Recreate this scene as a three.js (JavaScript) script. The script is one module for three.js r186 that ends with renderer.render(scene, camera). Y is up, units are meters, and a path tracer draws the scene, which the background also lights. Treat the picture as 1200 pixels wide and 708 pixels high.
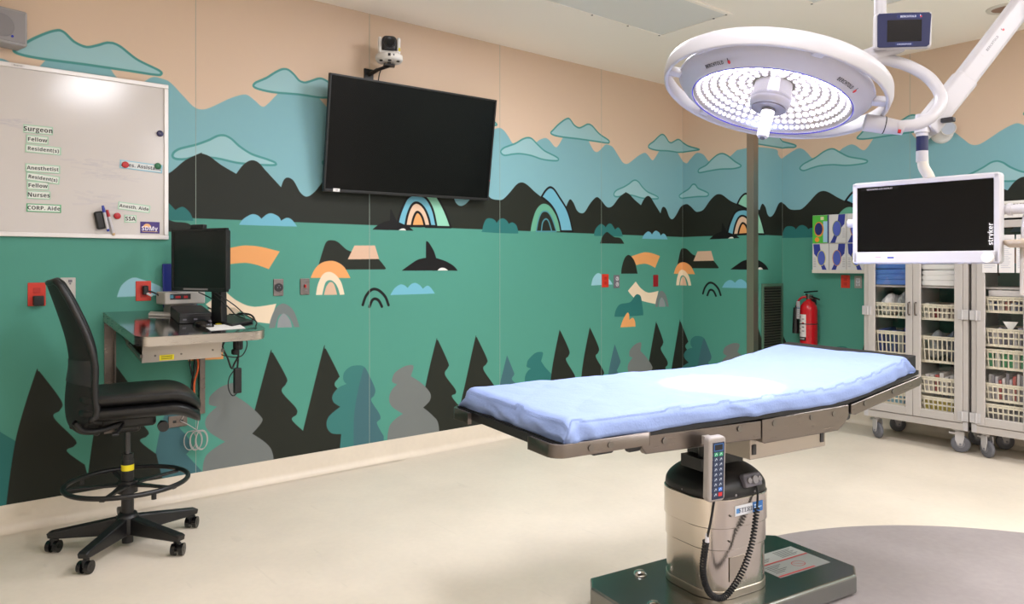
import * as THREE from 'three';
import { RoundedBoxGeometry } from 'three/addons/geometries/RoundedBoxGeometry.js';
import { mergeGeometries } from 'three/addons/utils/BufferGeometryUtils.js';
import { RectAreaLightUniformsLib } from 'three/addons/lights/RectAreaLightUniformsLib.js';

// ---------------------------------------------------------------- camera, light, exposure
RectAreaLightUniformsLib.init();
const scene = new THREE.Scene();
scene.background = new THREE.Color(0x000000);
const EYE = new THREE.Vector3(0, 1.46, 4.857), YAW = -Math.atan2(860, 1060);
const camera = new THREE.PerspectiveCamera(2 * Math.atan(354 / 860) * 180 / Math.PI, 1200 / 708, 0.05, 60);
camera.position.copy(EYE);
camera.rotation.set(0, YAW, 0);
camera.setViewOffset(1200, 708, 0, 43, 1200, 708);          // shift lens: the horizon lies above the middle
scene.add(camera);
const renderer = new THREE.WebGLRenderer({ antialias: true });
renderer.toneMapping = THREE.LinearToneMapping;
renderer.toneMappingExposure = 1.5;
renderer.shadowMap.enabled = true;

const CEIL = 3.313, X1 = 6.249, Z1 = 0.84, X2 = 6.76, XL = -2.6, ZB = 8.4;
const TROFFERS = [[1.4, 3.8], [3.3, 1.9], [3.4, 5.9], [5.8, 5.0], [5.5, 6.9], [3.2, 7.5], [-0.6, 6.2]];
const TROFFER_POWER = 19;
for (const [x, z] of TROFFERS) {
  const l = new THREE.RectAreaLight(0xf8f7fc, TROFFER_POWER, 0.52, 1.12);
  l.name = 'troffer_light'; l.position.set(x, CEIL - 0.022, z); l.rotation.x = -Math.PI / 2; l.castShadow = true;
  scene.add(l);
}

// ---------------------------------------------------------------- helpers
const V = (x, y, z) => new THREE.Vector3(x, y, z);
const CS = Math.cos(YAW), SN = -Math.sin(YAW);
const at = (r, f, h) => V(CS * r + SN * f, h, EYE.z + SN * r - CS * f);        // survey axes, turned 39 degrees against the room
let seed = 7;
const rnd = (a = 0, b = 1) => { seed = (seed * 1664525 + 1013904223) >>> 0; return a + (b - a) * seed / 4294967296; };
function plain(g) {
  g = g.index ? g.toNonIndexed() : g;
  for (const k of Object.keys(g.attributes)) if (!['position', 'normal', 'uv'].includes(k)) g.deleteAttribute(k);
  g.morphAttributes = {}; g.clearGroups();
  return g;
}
function boxUV(g) {                                            // uv in metres, by the main direction of each face
  const p = g.attributes.position, n = g.attributes.normal, uv = new Float32Array(p.count * 2);
  for (let i = 0; i < p.count; i++) {
    const ax = Math.abs(n.getX(i)), ay = Math.abs(n.getY(i)), az = Math.abs(n.getZ(i));
    if (ay >= ax && ay >= az) { uv[i * 2] = p.getX(i); uv[i * 2 + 1] = p.getZ(i); }
    else if (ax >= az) { uv[i * 2] = p.getZ(i); uv[i * 2 + 1] = p.getY(i); }
    else { uv[i * 2] = p.getX(i); uv[i * 2 + 1] = p.getY(i); }
  }
  g.setAttribute('uv', new THREE.BufferAttribute(uv, 2));
  return g;
}
const names = new Map();
function numbered(n) { const k = names.get(n) ?? 0; names.set(n, k + 1); return k ? n + '_' + String(k).padStart(3, '0') : n; }
function mesh(name, geos, mat, parent, keepUV) {
  const list = (Array.isArray(geos) ? geos : [geos]).map(plain);
  let g = list.length > 1 ? mergeGeometries(list) : list[0];
  if (!keepUV) boxUV(g);
  const m = new THREE.Mesh(g, mat);
  m.castShadow = m.receiveShadow = true;
  m.name = parent ? name : numbered(name);
  (parent ?? scene).add(m);
  return m;
}
function tag(o, label, category, group) { o.userData.label = label; o.userData.category = category; if (group) o.userData.group = group; return o; }
function thing(name, label, category, pos = [0, 0, 0], turn = 0, group) {
  const o = new THREE.Group(); o.name = numbered(name); o.position.set(...pos); o.rotation.y = turn; scene.add(o);
  return tag(o, label, category, group);
}
function struct(name, geos, mat, keepUV) { const m = mesh(name, geos, mat, null, keepUV); m.userData.kind = 'structure'; return m; }
function copy(o, label, pos, turn, group) {
  const c = o.clone(); c.name = numbered(o.name.replace(/_\d\d\d$/, '')); c.userData = { ...o.userData };
  if (label) c.userData.label = label; if (group) c.userData.group = group;
  if (pos) c.position.set(...pos); if (turn !== undefined) c.rotation.y = turn;
  scene.add(c); return c;
}
const box = (w, h, d, x = 0, y = 0, z = 0) => new THREE.BoxGeometry(w, h, d).translate(x, y, z);
const rbox = (w, h, d, r, x = 0, y = 0, z = 0, s = 3) => new RoundedBoxGeometry(w, h, d, s, Math.min(r, w / 2.01, h / 2.01, d / 2.01)).translate(x, y, z);
const cyl = (r, h, x = 0, y = 0, z = 0, axis = 'y', r2 = r, seg = 28) => {
  const g = new THREE.CylinderGeometry(r2, r, h, seg);
  if (axis === 'x') g.rotateZ(-Math.PI / 2); if (axis === 'z') g.rotateX(Math.PI / 2);
  return g.translate(x, y, z);
};
const lathe = (pts, seg = 48) => new THREE.LatheGeometry(pts.map(([r, y]) => new THREE.Vector2(r, y)), seg);
const tube = (pts, r, n = 40, seg = 10, closed = false) => new THREE.TubeGeometry(new THREE.CatmullRomCurve3(pts.map((p) => (p.isVector3 ? p : V(...p))), closed, 'centripetal'), n, r, seg, closed);
function rod(a, b, r, r2 = r, seg = 20) {                       // a cylinder from a to b
  const d = b.clone().sub(a), g = new THREE.CylinderGeometry(r2, r, d.length(), seg);
  g.applyQuaternion(new THREE.Quaternion().setFromUnitVectors(V(0, 1, 0), d.clone().normalize()));
  return g.translate(...a.clone().add(b).multiplyScalar(0.5).toArray());
}
function shapeOf(pts) { const s = new THREE.Shape(); pts.forEach(([x, y], i) => (i ? s.lineTo(x, y) : s.moveTo(x, y))); s.closePath(); return s; }
function rrect(w, h, r, x = 0, y = 0) {
  const s = new THREE.Shape(), a = x - w / 2, b = y - h / 2, c = x + w / 2, d = y + h / 2;
  s.moveTo(a + r, b); s.lineTo(c - r, b); s.absarc(c - r, b + r, r, -Math.PI / 2, 0); s.lineTo(c, d - r); s.absarc(c - r, d - r, r, 0, Math.PI / 2);
  s.lineTo(a + r, d); s.absarc(a + r, d - r, r, Math.PI / 2, Math.PI); s.lineTo(a, b + r); s.absarc(a + r, b + r, r, Math.PI, 1.5 * Math.PI);
  return s;
}
const extrude = (shape, depth, bevel = 0, seg = 3) => new THREE.ExtrudeGeometry(shape, { depth: depth - 2 * bevel, bevelEnabled: bevel > 0, bevelThickness: bevel, bevelSize: bevel, bevelOffset: -bevel, bevelSegments: seg, curveSegments: 12 }).translate(0, 0, bevel);
function surface(fn, nu, nv, closedU = false) {                 // a grid surface, smooth normals
  const pos = [], uv = [], idx = [];
  for (let j = 0; j <= nv; j++) for (let i = 0; i <= nu; i++) { const p = fn(i / nu, j / nv); pos.push(p[0], p[1], p[2]); uv.push(i / nu, j / nv); }
  for (let j = 0; j < nv; j++) for (let i = 0; i < nu; i++) { const a = j * (nu + 1) + i, b = a + 1, c = a + nu + 1, d = c + 1; idx.push(a, b, d, a, d, c); }
  const g = new THREE.BufferGeometry();
  g.setAttribute('position', new THREE.Float32BufferAttribute(pos, 3)); g.setAttribute('uv', new THREE.Float32BufferAttribute(uv, 2)); g.setIndex(idx);
  g.computeVertexNormals();
  return g;
}
// ---------------------------------------------------------------- textures and materials
function hash(x, y) { let n = Math.imul(x, 374761393) + Math.imul(y, 668265263); n = Math.imul(n ^ (n >>> 13), 1274126177); return ((n ^ (n >>> 16)) >>> 0) / 4294967296; }
function vnoise(x, y, per) {
  const xi = Math.floor(x), yi = Math.floor(y), f = x - xi, g = y - yi, s = f * f * (3 - 2 * f), t = g * g * (3 - 2 * g), w = (a) => ((a % per) + per) % per;
  const a = hash(w(xi), w(yi)), b = hash(w(xi + 1), w(yi)), c = hash(w(xi), w(yi + 1)), d = hash(w(xi + 1), w(yi + 1));
  return a + (b - a) * s + (c - a) * t + (a - b - c + d) * s * t;
}
function dataTex(size, fn, rx, ry, srgb) {
  const d = new Uint8Array(size * size * 4);
  for (let y = 0; y < size; y++) for (let x = 0; x < size; x++) { const v = fn(x / size, y / size), o = (y * size + x) * 4; for (let c = 0; c < 3; c++) d[o + c] = Math.max(0, Math.min(255, Math.round((Array.isArray(v) ? v[c] : v) * 255))); d[o + 3] = 255; }
  const t = new THREE.DataTexture(d, size, size); t.wrapS = t.wrapT = THREE.RepeatWrapping; t.magFilter = THREE.LinearFilter; t.repeat.set(rx, ry);
  if (srgb) t.colorSpace = THREE.SRGBColorSpace; t.needsUpdate = true; return t;
}
const std = (color, roughness = 0.5, metalness = 0, extra = {}) => new THREE.MeshStandardMaterial({ color, roughness, metalness, ...extra });
const phys = (color, roughness, metalness, extra) => new THREE.MeshPhysicalMaterial({ color, roughness, metalness, ...extra });
const brush = dataTex(256, (u, v) => 0.5 + 0.12 * (vnoise(u * 4, v * 128, 128) - 0.5) + 0.08 * (vnoise(u * 8 + 3, v * 64 + 9, 64) - 0.5), 3, 3);
const leather = dataTex(256, (u, v) => 0.5 * vnoise(u * 64, v * 64, 64) + 0.5 * vnoise(u * 32, v * 32, 32), 6, 6);
const weave = dataTex(128, (u, v) => 0.5 + 0.25 * Math.sin(u * 64 * Math.PI) + 0.25 * Math.sin(v * 64 * Math.PI), 14, 14);
const cloth = dataTex(256, (u, v) => 0.6 * vnoise(u * 16, v * 16, 16) + 0.4 * vnoise(u * 64, v * 64, 64), 3, 3);
const floorCol = dataTex(1024, (u, v) => {
  const m = 0.5 * vnoise(u * 6, v * 6, 6) + 0.3 * vnoise(u * 22, v * 22, 22) + 0.2 * vnoise(u * 160, v * 160, 160), s = vnoise(u * 90, v * 14, 14 * 90) > 0.955 ? -0.02 : 0, k = 0.955 + 0.075 * (m - 0.5) + s;
  return [k * 0.905, k * 0.858, k * 0.785];
}, 1 / 3.1, 1 / 3.1, true);
const floorRough = dataTex(512, (u, v) => 0.36 + 0.16 * vnoise(u * 9, v * 9, 9) + 0.06 * vnoise(u * 60, v * 60, 60), 1 / 2.3, 1 / 2.3);
const greyFloorCol = dataTex(512, (u, v) => { const k = 0.97 + 0.09 * (0.6 * vnoise(u * 8, v * 8, 8) + 0.4 * vnoise(u * 90, v * 90, 90) - 0.5); return [k * 0.615, k * 0.58, k * 0.572]; }, 1 / 1.7, 1 / 1.7, true);
const M = {
  floor: std(0xffffff, 1, 0, { map: floorCol, roughnessMap: floorRough }),
  greyFloor: std(0xffffff, 1, 0, { map: greyFloorCol, roughnessMap: floorRough }),
  ceiling: std(0xfaf3e8, 0.85), joint: std(0x98a79c, 0.5), backing: std(0xcdc6ba, 0.8), plainWall: std(0xdcd6cb, 0.75),
  steel: std(0xc6c0b8, 0.6, 1, { roughnessMap: brush }),
  mirror: std(0xbdbdbb, 0.13, 1), satin: std(0x7a726d, 0.62, 1, { roughnessMap: brush }), chrome: std(0xd8d8d8, 0.12, 1), screw: std(0x77736f, 0.35, 1),
  white: std(0xc3c0c4, 0.36), whiteMatte: std(0xdedbd6, 0.6), offWhite: std(0xd6d0c5, 0.5), cabinet: std(0xb8b2ad, 0.42), whiteDimmed: std(0xb9b6ba, 0.36),  // last: same white darkened by colour, so lamp and spring arm burn out less
  cream: std(0xe0d8c2, 0.45), greyPlastic: std(0x8f8b8d, 0.45), midGrey: std(0x6b6870, 0.5), paleGrey: std(0xb9b6b6, 0.4),
  black: std(0x131314, 0.42), blackGloss: std(0x0b0b0d, 0.14), rubber: std(0x1a1a1b, 0.75), darkGrey: std(0x2b2a2c, 0.5), wheelGrey: std(0x66666c, 0.55),
  leather: std(0x121212, 0.4, 0, { bumpMap: leather, bumpScale: 0.0006 }), meshBack: std(0x0e0f0f, 0.6, 0, { bumpMap: weave, bumpScale: 0.0008 }),
  navy: std(0x0a1444, 0.45), red: std(0xb81a22, 0.35), outletRed: std(0xc6311f, 0.4), yellow: std(0xe6d21c, 0.5), blueSheet: std(0x8699c6, 0.85, 0, { bumpMap: cloth, bumpScale: 0.0015 }),
  glass: phys(0xffffff, 0.02, 0, { transmission: 1, thickness: 0, ior: 1.45 }), pad: std(0x101012, 0.6),
  scrubBlue: std(0x4c72b8, 0.85, 0, { bumpMap: cloth, bumpScale: 0.002 }), towel: std(0xe6e4e0, 0.9, 0, { bumpMap: cloth, bumpScale: 0.002 }),
  bag: phys(0xcdd2d2, 0.25, 0, { transmission: 0.55, thickness: 0 }), paper: std(0xe9e7e2, 0.7), lens: phys(0xaab4c4, 0.3, 0, { clearcoat: 1 }),
  screen: phys(0x050506, 0.09, 0, { specularIntensity: 0.6 }), orange: std(0xe0602a, 0.5), wood: std(0xc8a878, 0.6), sealCol: std(0x2f27c8, 0.3),
};
const mats = new Map();
const tone = (c, r = 0.55) => { const k = c + '/' + r; if (!mats.has(k)) mats.set(k, std(c, r)); return mats.get(k); };
function print(w, h, pxm, draw, rough = 0.5, extra = {}) {        // flat print, drawn on a canvas of w x h metres
  const cv = document.createElement('canvas'); cv.width = Math.max(8, Math.round(w * pxm)); cv.height = Math.max(8, Math.round(h * pxm));
  const c = cv.getContext('2d'); c.scale(cv.width / w, cv.height / h); draw(c, w, h);
  const t = new THREE.CanvasTexture(cv); t.colorSpace = THREE.SRGBColorSpace; t.anisotropy = 8;
  return new THREE.MeshPhysicalMaterial({ map: t, roughness: rough, ...extra });
}
function text(c, s, x, y, size, color = '#111', font = 'bold', family = 'sans-serif', align = 'center') {   // size in metres
  c.save(); c.translate(x, y); c.scale(size / 100, size / 100); c.font = font + ' 100px ' + family; c.textAlign = align; c.textBaseline = 'middle'; c.fillStyle = color; c.fillText(s, 0, 0); c.restore();
}
// a flat card: print on the front, its own thickness behind
function card(name, w, h, t, mat, parent) { const m = mesh(name, new THREE.BoxGeometry(w, h, t), mat, parent, true); return m; }

// ---------------------------------------------------------------- the mural print, in metres along the walls (u) and up (y)
const PERIOD = 3.97;
const BLUE=[[3.788,2.612],[3.846,2.603],[3.899,2.556],[3.945,2.504],[4.005,2.5],[4.127,2.518],[4.211,2.538],[4.253,2.563],[4.317,2.586],[4.367,2.573],[4.44,2.519],[4.484,2.545],[4.543,2.622],[4.634,2.682],[4.741,2.699],[4.835,2.648],[4.882,2.586],[4.93,2.534],[4.974,2.527],[5.027,2.561],[5.085,2.607],[5.142,2.607],[5.192,2.589],[5.268,2.515],[5.328,2.459],[5.385,2.451],[5.452,2.483],[5.543,2.54],[5.617,2.576],[5.664,2.583],[5.712,2.555],[5.765,2.52],[5.81,2.554],[5.869,2.621],[5.94,2.671],[6.022,2.704],[6.117,2.683],[6.171,2.63],[6.287,2.529],[6.341,2.559],[6.41,2.613],[6.455,2.617],[6.515,2.589],[6.574,2.52],[6.632,2.496],[6.746,2.507],[6.83,2.54],[6.899,2.585],[6.954,2.593],[7.46,2.616],[7.522,2.563],[7.583,2.532],[7.636,2.558]];
const BLACK=[[3.794,2.009],[3.846,2.02],[3.912,2.075],[3.992,2.152],[4.052,2.174],[4.114,2.156],[4.197,2.103],[4.267,2.065,1],[4.573,1.99,1],[4.618,2.06],[4.664,2.033],[4.71,1.963],[4.764,1.941],[4.811,1.957],[4.882,2.039],[4.962,2.1],[5.019,2.081],[5.085,2.027],[5.134,2.012],[5.193,2.038],[5.278,2.119],[5.373,2.174],[5.376,2.17],[5.422,2.157],[5.496,2.107],[5.592,2.058,1],[5.636,2.119],[5.686,2.154],[5.736,2.145],[5.793,2.088],[5.892,1.99,1],[5.91,2.039],[5.939,2.059],[5.981,2.039],[6.03,1.961],[6.079,1.938],[6.138,1.98],[6.217,2.072],[6.295,2.1],[6.349,2.074],[6.41,2.02],[6.455,2.012],[6.515,2.033],[6.588,2.114],[6.654,2.165],[6.697,2.174],[6.746,2.158],[6.83,2.098],[6.906,2.063,1],[7.194,1.997,1],[7.239,2.059],[7.294,2.031],[7.332,1.961],[7.384,1.939],[7.448,1.974],[7.527,2.071],[7.58,2.093],[7.62,2.074],[7.683,2.019]];
const CLOUDS=[[[0.418,2.635],[0.454,2.678],[0.519,2.734],[0.605,2.788],[0.649,2.791],[0.702,2.745],[0.766,2.726],[0.822,2.747],[0.878,2.773],[0.936,2.764],[1.033,2.7],[1.154,2.655],[1.165,2.634],[1.134,2.625],[0.974,2.625],[0.785,2.624],[0.519,2.619]],[[1.734,2.654],[1.752,2.676],[1.82,2.716],[1.879,2.762],[1.929,2.793],[1.97,2.797],[2.011,2.772],[2.052,2.734],[2.094,2.729],[2.137,2.747],[2.201,2.774],[2.257,2.763],[2.348,2.706],[2.47,2.661],[2.482,2.648],[2.394,2.648],[2.267,2.648],[2.201,2.64],[2.052,2.639],[1.879,2.628],[1.791,2.631],[1.742,2.641]],[[1.232,2.145],[1.245,2.167],[1.279,2.189],[1.37,2.222],[1.442,2.256],[1.504,2.293],[1.547,2.3],[1.59,2.283],[1.644,2.239],[1.721,2.197],[1.823,2.172],[1.879,2.155],[1.879,2.138],[1.8,2.131],[1.633,2.13],[1.526,2.145],[1.452,2.149],[1.37,2.145],[1.309,2.126],[1.26,2.121],[1.236,2.129]],[[3.818,2.415],[3.846,2.448],[3.899,2.472],[3.978,2.503],[4.059,2.548],[4.114,2.567],[4.162,2.564],[4.225,2.523],[4.31,2.473],[4.425,2.441],[4.477,2.419],[4.462,2.399],[4.367,2.393],[4.267,2.397],[4.155,2.416],[4.032,2.42],[3.952,2.409],[3.859,2.39]],[[6.446,2.425],[6.464,2.453],[6.544,2.481],[6.614,2.533],[6.683,2.571],[6.743,2.576],[6.801,2.547],[6.884,2.481],[6.949,2.438],[6.933,2.419],[6.851,2.413],[6.717,2.423],[6.579,2.419],[6.473,2.412]],[[6.194,2.19],[6.253,2.224],[6.327,2.256],[6.373,2.297],[6.41,2.294],[6.446,2.254],[6.526,2.217],[6.57,2.192],[6.553,2.164],[6.437,2.168],[6.309,2.167],[6.218,2.165]],[[7.036,2.676],[7.107,2.743],[7.178,2.744],[7.251,2.727],[7.34,2.749],[7.43,2.764],[7.522,2.749],[7.599,2.707],[7.736,2.652],[7.727,2.631],[7.627,2.639],[7.34,2.637],[7.082,2.637]]];
const ITEMS=[
["cb",0,0,1,[[1.639,1.725,1],[1.666,1.764],[1.721,1.798],[1.761,1.793],[1.787,1.771,1],[1.823,1.802],[1.858,1.81],[1.904,1.791],[1.922,1.763,1],[1.963,1.785],[1.999,1.772],[2.035,1.727,1]]],
["t",0,0,1,[[3.624,1.743,1],[3.636,1.793],[3.667,1.844],[3.718,1.851],[3.756,1.838],[3.775,1.816,1],[3.807,1.848],[3.846,1.856],[3.885,1.838],[3.905,1.813,1],[3.945,1.826],[3.992,1.8],[4.012,1.733,1],[3.794,1.731],[3.63,1.735]]],
["t",0,0,1,[[4.93,1.747],[4.954,1.805],[5.019,1.852],[5.068,1.837],[5.085,1.82,1],[5.126,1.856],[5.168,1.855],[5.21,1.813],[5.218,1.804,1],[5.261,1.826],[5.304,1.792],[5.326,1.74,1],[4.946,1.736,1]]],
["k",0,0,1,[[5.011,1.667,1],[5.044,1.733],[5.101,1.777],[5.159,1.753],[5.21,1.731],[5.295,1.722],[5.347,1.67,1]]],
["cb","bk",0.018,1,[[4.274,2.06,1],[4.324,2.122],[4.374,2.154],[4.425,2.139],[4.499,2.062],[4.573,1.979],[4.618,1.893],[4.656,1.771,1],[4.506,1.767,1],[4.484,1.855],[4.44,1.94],[4.382,2.002],[4.31,2.046]]],
["mg",0,0,1,[[4.148,1.755,1],[4.169,1.843],[4.211,1.94],[4.267,1.994],[4.324,2.004],[4.382,1.98],[4.44,1.918],[4.477,1.844],[4.499,1.765,1]]],
["k","ln",0.012,1,[[4.214,1.757,1],[4.239,1.856],[4.274,1.922],[4.31,1.939],[4.353,1.931],[4.403,1.874],[4.452,1.764,1]]],
[0,"ln",0.014,0,[[4.274,1.762],[4.288,1.837],[4.324,1.87],[4.36,1.85],[4.396,1.766]]],
["mi","bk",0.018,1,[[6.909,2.057,1],[6.949,2.121],[6.998,2.155],[7.038,2.142],[7.077,2.098],[7.125,2.036],[7.194,1.941],[7.244,1.852],[7.282,1.764,1],[7.046,1.76,1],[7.022,2.003,1]]],
["cb","bk",0.018,1,[[2.822,1.757,1],[2.843,1.838],[2.875,1.913],[2.907,1.97],[2.949,1.998],[3.014,2.004],[3.069,1.99],[3.114,1.944],[3.147,1.879],[3.175,1.768,1]]],
["pc","bk",0.018,1,[[2.894,1.759,1],[2.912,1.841],[2.944,1.912],[2.982,1.942],[3.025,1.935],[3.069,1.895],[3.102,1.83],[3.119,1.767,1]]],
["or","bk",0.018,1,[[2.949,1.761,1],[2.966,1.825],[2.993,1.869],[3.02,1.864],[3.047,1.828],[3.067,1.765,1]]],
["bk",0,0,1,[[2.613,1.724,1],[2.658,1.758],[2.719,1.787],[2.76,1.796,1],[2.763,1.875],[2.775,1.876],[2.796,1.836],[2.822,1.791,1],[2.917,1.758],[2.966,1.727,1]]],
["w",0,0,1,[[2.833,1.726,1],[2.859,1.739],[2.885,1.74],[2.901,1.726,1]]],
["or",0,0,1,[[1.641,1.586],[1.713,1.59],[1.796,1.581],[1.912,1.554,1],[1.837,1.434,1],[1.754,1.463],[1.682,1.476],[1.611,1.471],[1.554,1.461,1],[1.481,1.549,1]]],
["k",0,0,1,[[5.304,1.379,1],[5.312,1.441],[5.349,1.524],[5.4,1.561],[5.451,1.545],[5.503,1.489],[5.541,1.377,1]]],
["cr",0,0,1,[[5.4,1.211,1],[5.514,1.3,1],[5.598,1.228],[5.705,1.186],[5.859,1.201,1],[5.815,1.068,1],[5.641,1.099],[5.493,1.139]]],
["g1",0,0,1,[[1.839,1.037,1],[1.849,1.094],[1.882,1.167],[1.925,1.199],[1.969,1.187],[2.014,1.141],[2.053,1.033,1],[2.014,1.035,1],[1.997,1.077],[1.969,1.116],[1.936,1.128],[1.903,1.113],[1.88,1.038,1]]],
["g2",0,0,1,[[1.895,1.037,1],[1.903,1.092],[1.931,1.13],[1.958,1.121],[1.986,1.083],[1.999,1.034,1]]],
["t2",0,0,1,[[5.208,0.965,1],[5.228,1.03],[5.288,1.083],[5.431,1.099],[5.503,1.16],[5.545,1.173],[5.588,1.15],[5.609,1.072],[5.626,0.972],[5.598,0.962],[5.328,0.96]]],
["or",0,0,1,[[5.292,0.858,1],[5.328,0.929],[5.389,0.996],[5.416,0.981],[5.42,0.925,1],[5.472,0.944],[5.503,0.907],[5.51,0.855,1]]],
["lb",0,0,1,[[4.893,1.271,1],[4.918,1.341],[4.975,1.385],[5.032,1.374],[5.129,1.332],[5.184,1.277,1]]],
["k",0,0,1,[[2.191,1.458,1],[2.22,1.552],[2.249,1.624],[2.291,1.638],[2.339,1.626],[2.4,1.577],[2.443,1.56,1],[2.667,1.505,1],[2.723,1.442],[2.713,1.43,1],[2.4,1.43,1],[2.191,1.442]]],
["tn",0,0,1,[[2.415,1.503,1],[2.468,1.604,1],[2.635,1.607,1],[2.669,1.507,1]]],
["or",0,0,1,[[2.133,1.371,1],[2.162,1.431],[2.208,1.475],[2.267,1.492],[2.327,1.486],[2.388,1.447],[2.437,1.367,1]]],
["cr",0,0,1,[[2.173,1.252,1],[2.185,1.321],[2.22,1.392],[2.267,1.414],[2.315,1.397],[2.363,1.34],[2.39,1.25,1],[2.354,1.248,1],[2.339,1.296],[2.315,1.335],[2.279,1.355],[2.243,1.336],[2.22,1.252,1]]],
["tn",0,0,1,[[2.232,1.25,1],[2.249,1.308],[2.279,1.341],[2.309,1.324],[2.333,1.249,1]]],
[0,"bk",0.02,0,[[2.535,1.171],[2.558,1.23],[2.597,1.274],[2.632,1.284],[2.677,1.267],[2.723,1.221],[2.748,1.162]]],
[0,"bk",0.02,0,[[2.589,1.155],[2.612,1.202],[2.637,1.212],[2.667,1.196],[2.692,1.153]]],
["bk",0,0,1,[[2.862,1.419,1],[2.926,1.46],[3.001,1.502],[3.078,1.518,1],[3.079,1.634],[3.089,1.646],[3.111,1.63],[3.15,1.574],[3.173,1.517,1],[3.258,1.494],[3.339,1.455],[3.378,1.417,1]]],
["w",0,0,1,[[3.184,1.419,1],[3.212,1.439],[3.252,1.439],[3.287,1.419,1]]],
["cb",0,0,1,[[2.764,1.236,1],[2.8,1.287],[2.847,1.314],[2.884,1.309],[2.913,1.287,1],[2.947,1.317],[2.985,1.324],[3.023,1.306],[3.05,1.278,1],[3.089,1.301],[3.122,1.286],[3.161,1.238,1]]],
["sl",0,0,1,[[1.159,0.443],[1.242,0.702,1],[1.318,0.546],[1.322,0.518],[1.288,0.466],[1.274,0.445],[1.312,0.394],[1.343,0.321],[1.312,0.276,1],[1.404,0.156,1],[1.404,0.064,1],[1.108,0.12,1]]],
["sl",0,0,1,[[3.817,0.486],[3.886,0.698,1],[3.956,0.557],[3.964,0.526],[3.941,0.485],[4.035,0.415,1],[4.067,0.313,1],[3.772,0.347,1]]],
["t2",0,0,1,[[0.137,0.605],[0.153,0.64],[0.227,0.69],[0.293,0.698],[0.323,0.683],[0.301,0.616,1],[0.352,0.555],[0.437,0.478],[0.465,0.415],[0.449,0.381],[0.4,0.352,1],[0.498,0.262],[0.548,0.148,1],[0.548,0.029,1],[0.179,0.11,1],[0.113,0.471],[0.186,0.561,1],[0.137,0.58]]],
["k",0,0,1,[[0.376,0.096,1],[0.424,0.501],[0.513,0.85],[0.529,0.867],[0.546,0.847],[0.64,0.688],[0.632,0.636],[0.603,0.599],[0.707,0.459],[0.703,0.422],[0.667,0.397],[0.756,0.306,1],[0.824,-0.0,1]]],
["k",0,0,1,[[0.758,0.096,1],[0.806,0.501],[0.895,0.85],[0.911,0.867],[0.928,0.847],[1.022,0.688],[1.014,0.636],[0.985,0.599],[1.089,0.459],[1.085,0.422],[1.049,0.397],[1.138,0.306,1],[1.206,-0.0,1]]],
["k",0,0,1,[[1.648,0.136,1],[1.741,0.494],[1.843,0.863],[1.858,0.871],[1.874,0.855],[1.959,0.696],[1.956,0.652],[1.928,0.6],[2.025,0.481],[2.032,0.435],[1.998,0.402],[2.079,0.313],[2.159,0.229,1],[2.159,0.047,1]]],
["k",0,0,1,[[2.04,0.151,1],[2.079,0.318],[2.221,0.852],[2.239,0.87],[2.256,0.852],[2.345,0.68],[2.342,0.653],[2.315,0.603],[2.402,0.48],[2.417,0.089,1]]],
["g",0,0,1,[[1.449,0.593],[1.458,0.626],[1.523,0.675],[1.599,0.695],[1.627,0.681],[1.613,0.609,1],[1.69,0.55],[1.777,0.46],[1.791,0.415],[1.726,0.345,1],[1.821,0.266],[1.865,0.186],[1.88,0.008,1],[1.409,0.094,1],[1.429,0.243],[1.551,0.318,1],[1.456,0.391],[1.426,0.45],[1.442,0.503],[1.5,0.552,1],[1.453,0.569]]],
["t3",0,0,1,[[2.379,0.649],[2.387,0.69],[2.432,0.725],[2.493,0.732],[2.548,0.715],[2.587,0.65],[2.635,0.546],[2.627,0.497],[2.603,0.464],[2.667,0.364],[2.68,0.319],[2.651,0.287],[2.707,0.186,1],[2.707,0.042,1],[2.349,0.1,1],[2.364,0.25,1],[2.29,0.267],[2.253,0.32],[2.268,0.387],[2.357,0.447,1],[2.305,0.485],[2.297,0.534],[2.342,0.584],[2.406,0.605,1],[2.387,0.624]]],
["sl",0,0,1,[[2.463,0.082,1],[2.463,0.333],[2.486,0.499],[2.532,0.677],[2.552,0.71],[2.587,0.65],[2.635,0.546],[2.627,0.497],[2.603,0.464],[2.667,0.364],[2.68,0.319],[2.651,0.287],[2.707,0.186,1],[2.707,0.042,1]]],
["k",0,0,1,[[2.966,-0.001,1],[3.071,0.507],[3.169,0.858],[3.183,0.87],[3.199,0.854],[3.287,0.684],[3.284,0.646],[3.256,0.592],[3.352,0.47],[3.358,0.431],[3.324,0.407],[3.437,0.281,1],[3.534,0.159,1],[3.534,-0.093,1]]],
["k",0,0,1,[[3.324,0.064,1],[3.447,0.483],[3.549,0.852],[3.565,0.87],[3.583,0.846],[3.674,0.684],[3.668,0.644],[3.638,0.596],[3.763,0.434],[3.757,0.387],[3.722,0.358],[3.877,0.194,1],[3.877,-0.149,1],[3.306,-0.056,1]]],
["g",0,0,1,[[2.781,0.61],[2.806,0.652],[2.881,0.689],[2.949,0.695],[2.966,0.674],[2.941,0.61,1],[3.036,0.548],[3.115,0.465],[3.115,0.405],[3.053,0.356,1],[3.142,0.281],[3.196,0.198],[3.205,-0.039,1],[2.732,0.038,1],[2.756,0.251],[2.873,0.33,1],[2.781,0.393],[2.753,0.454],[2.773,0.517],[2.822,0.56,1],[2.781,0.581]]]];

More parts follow.
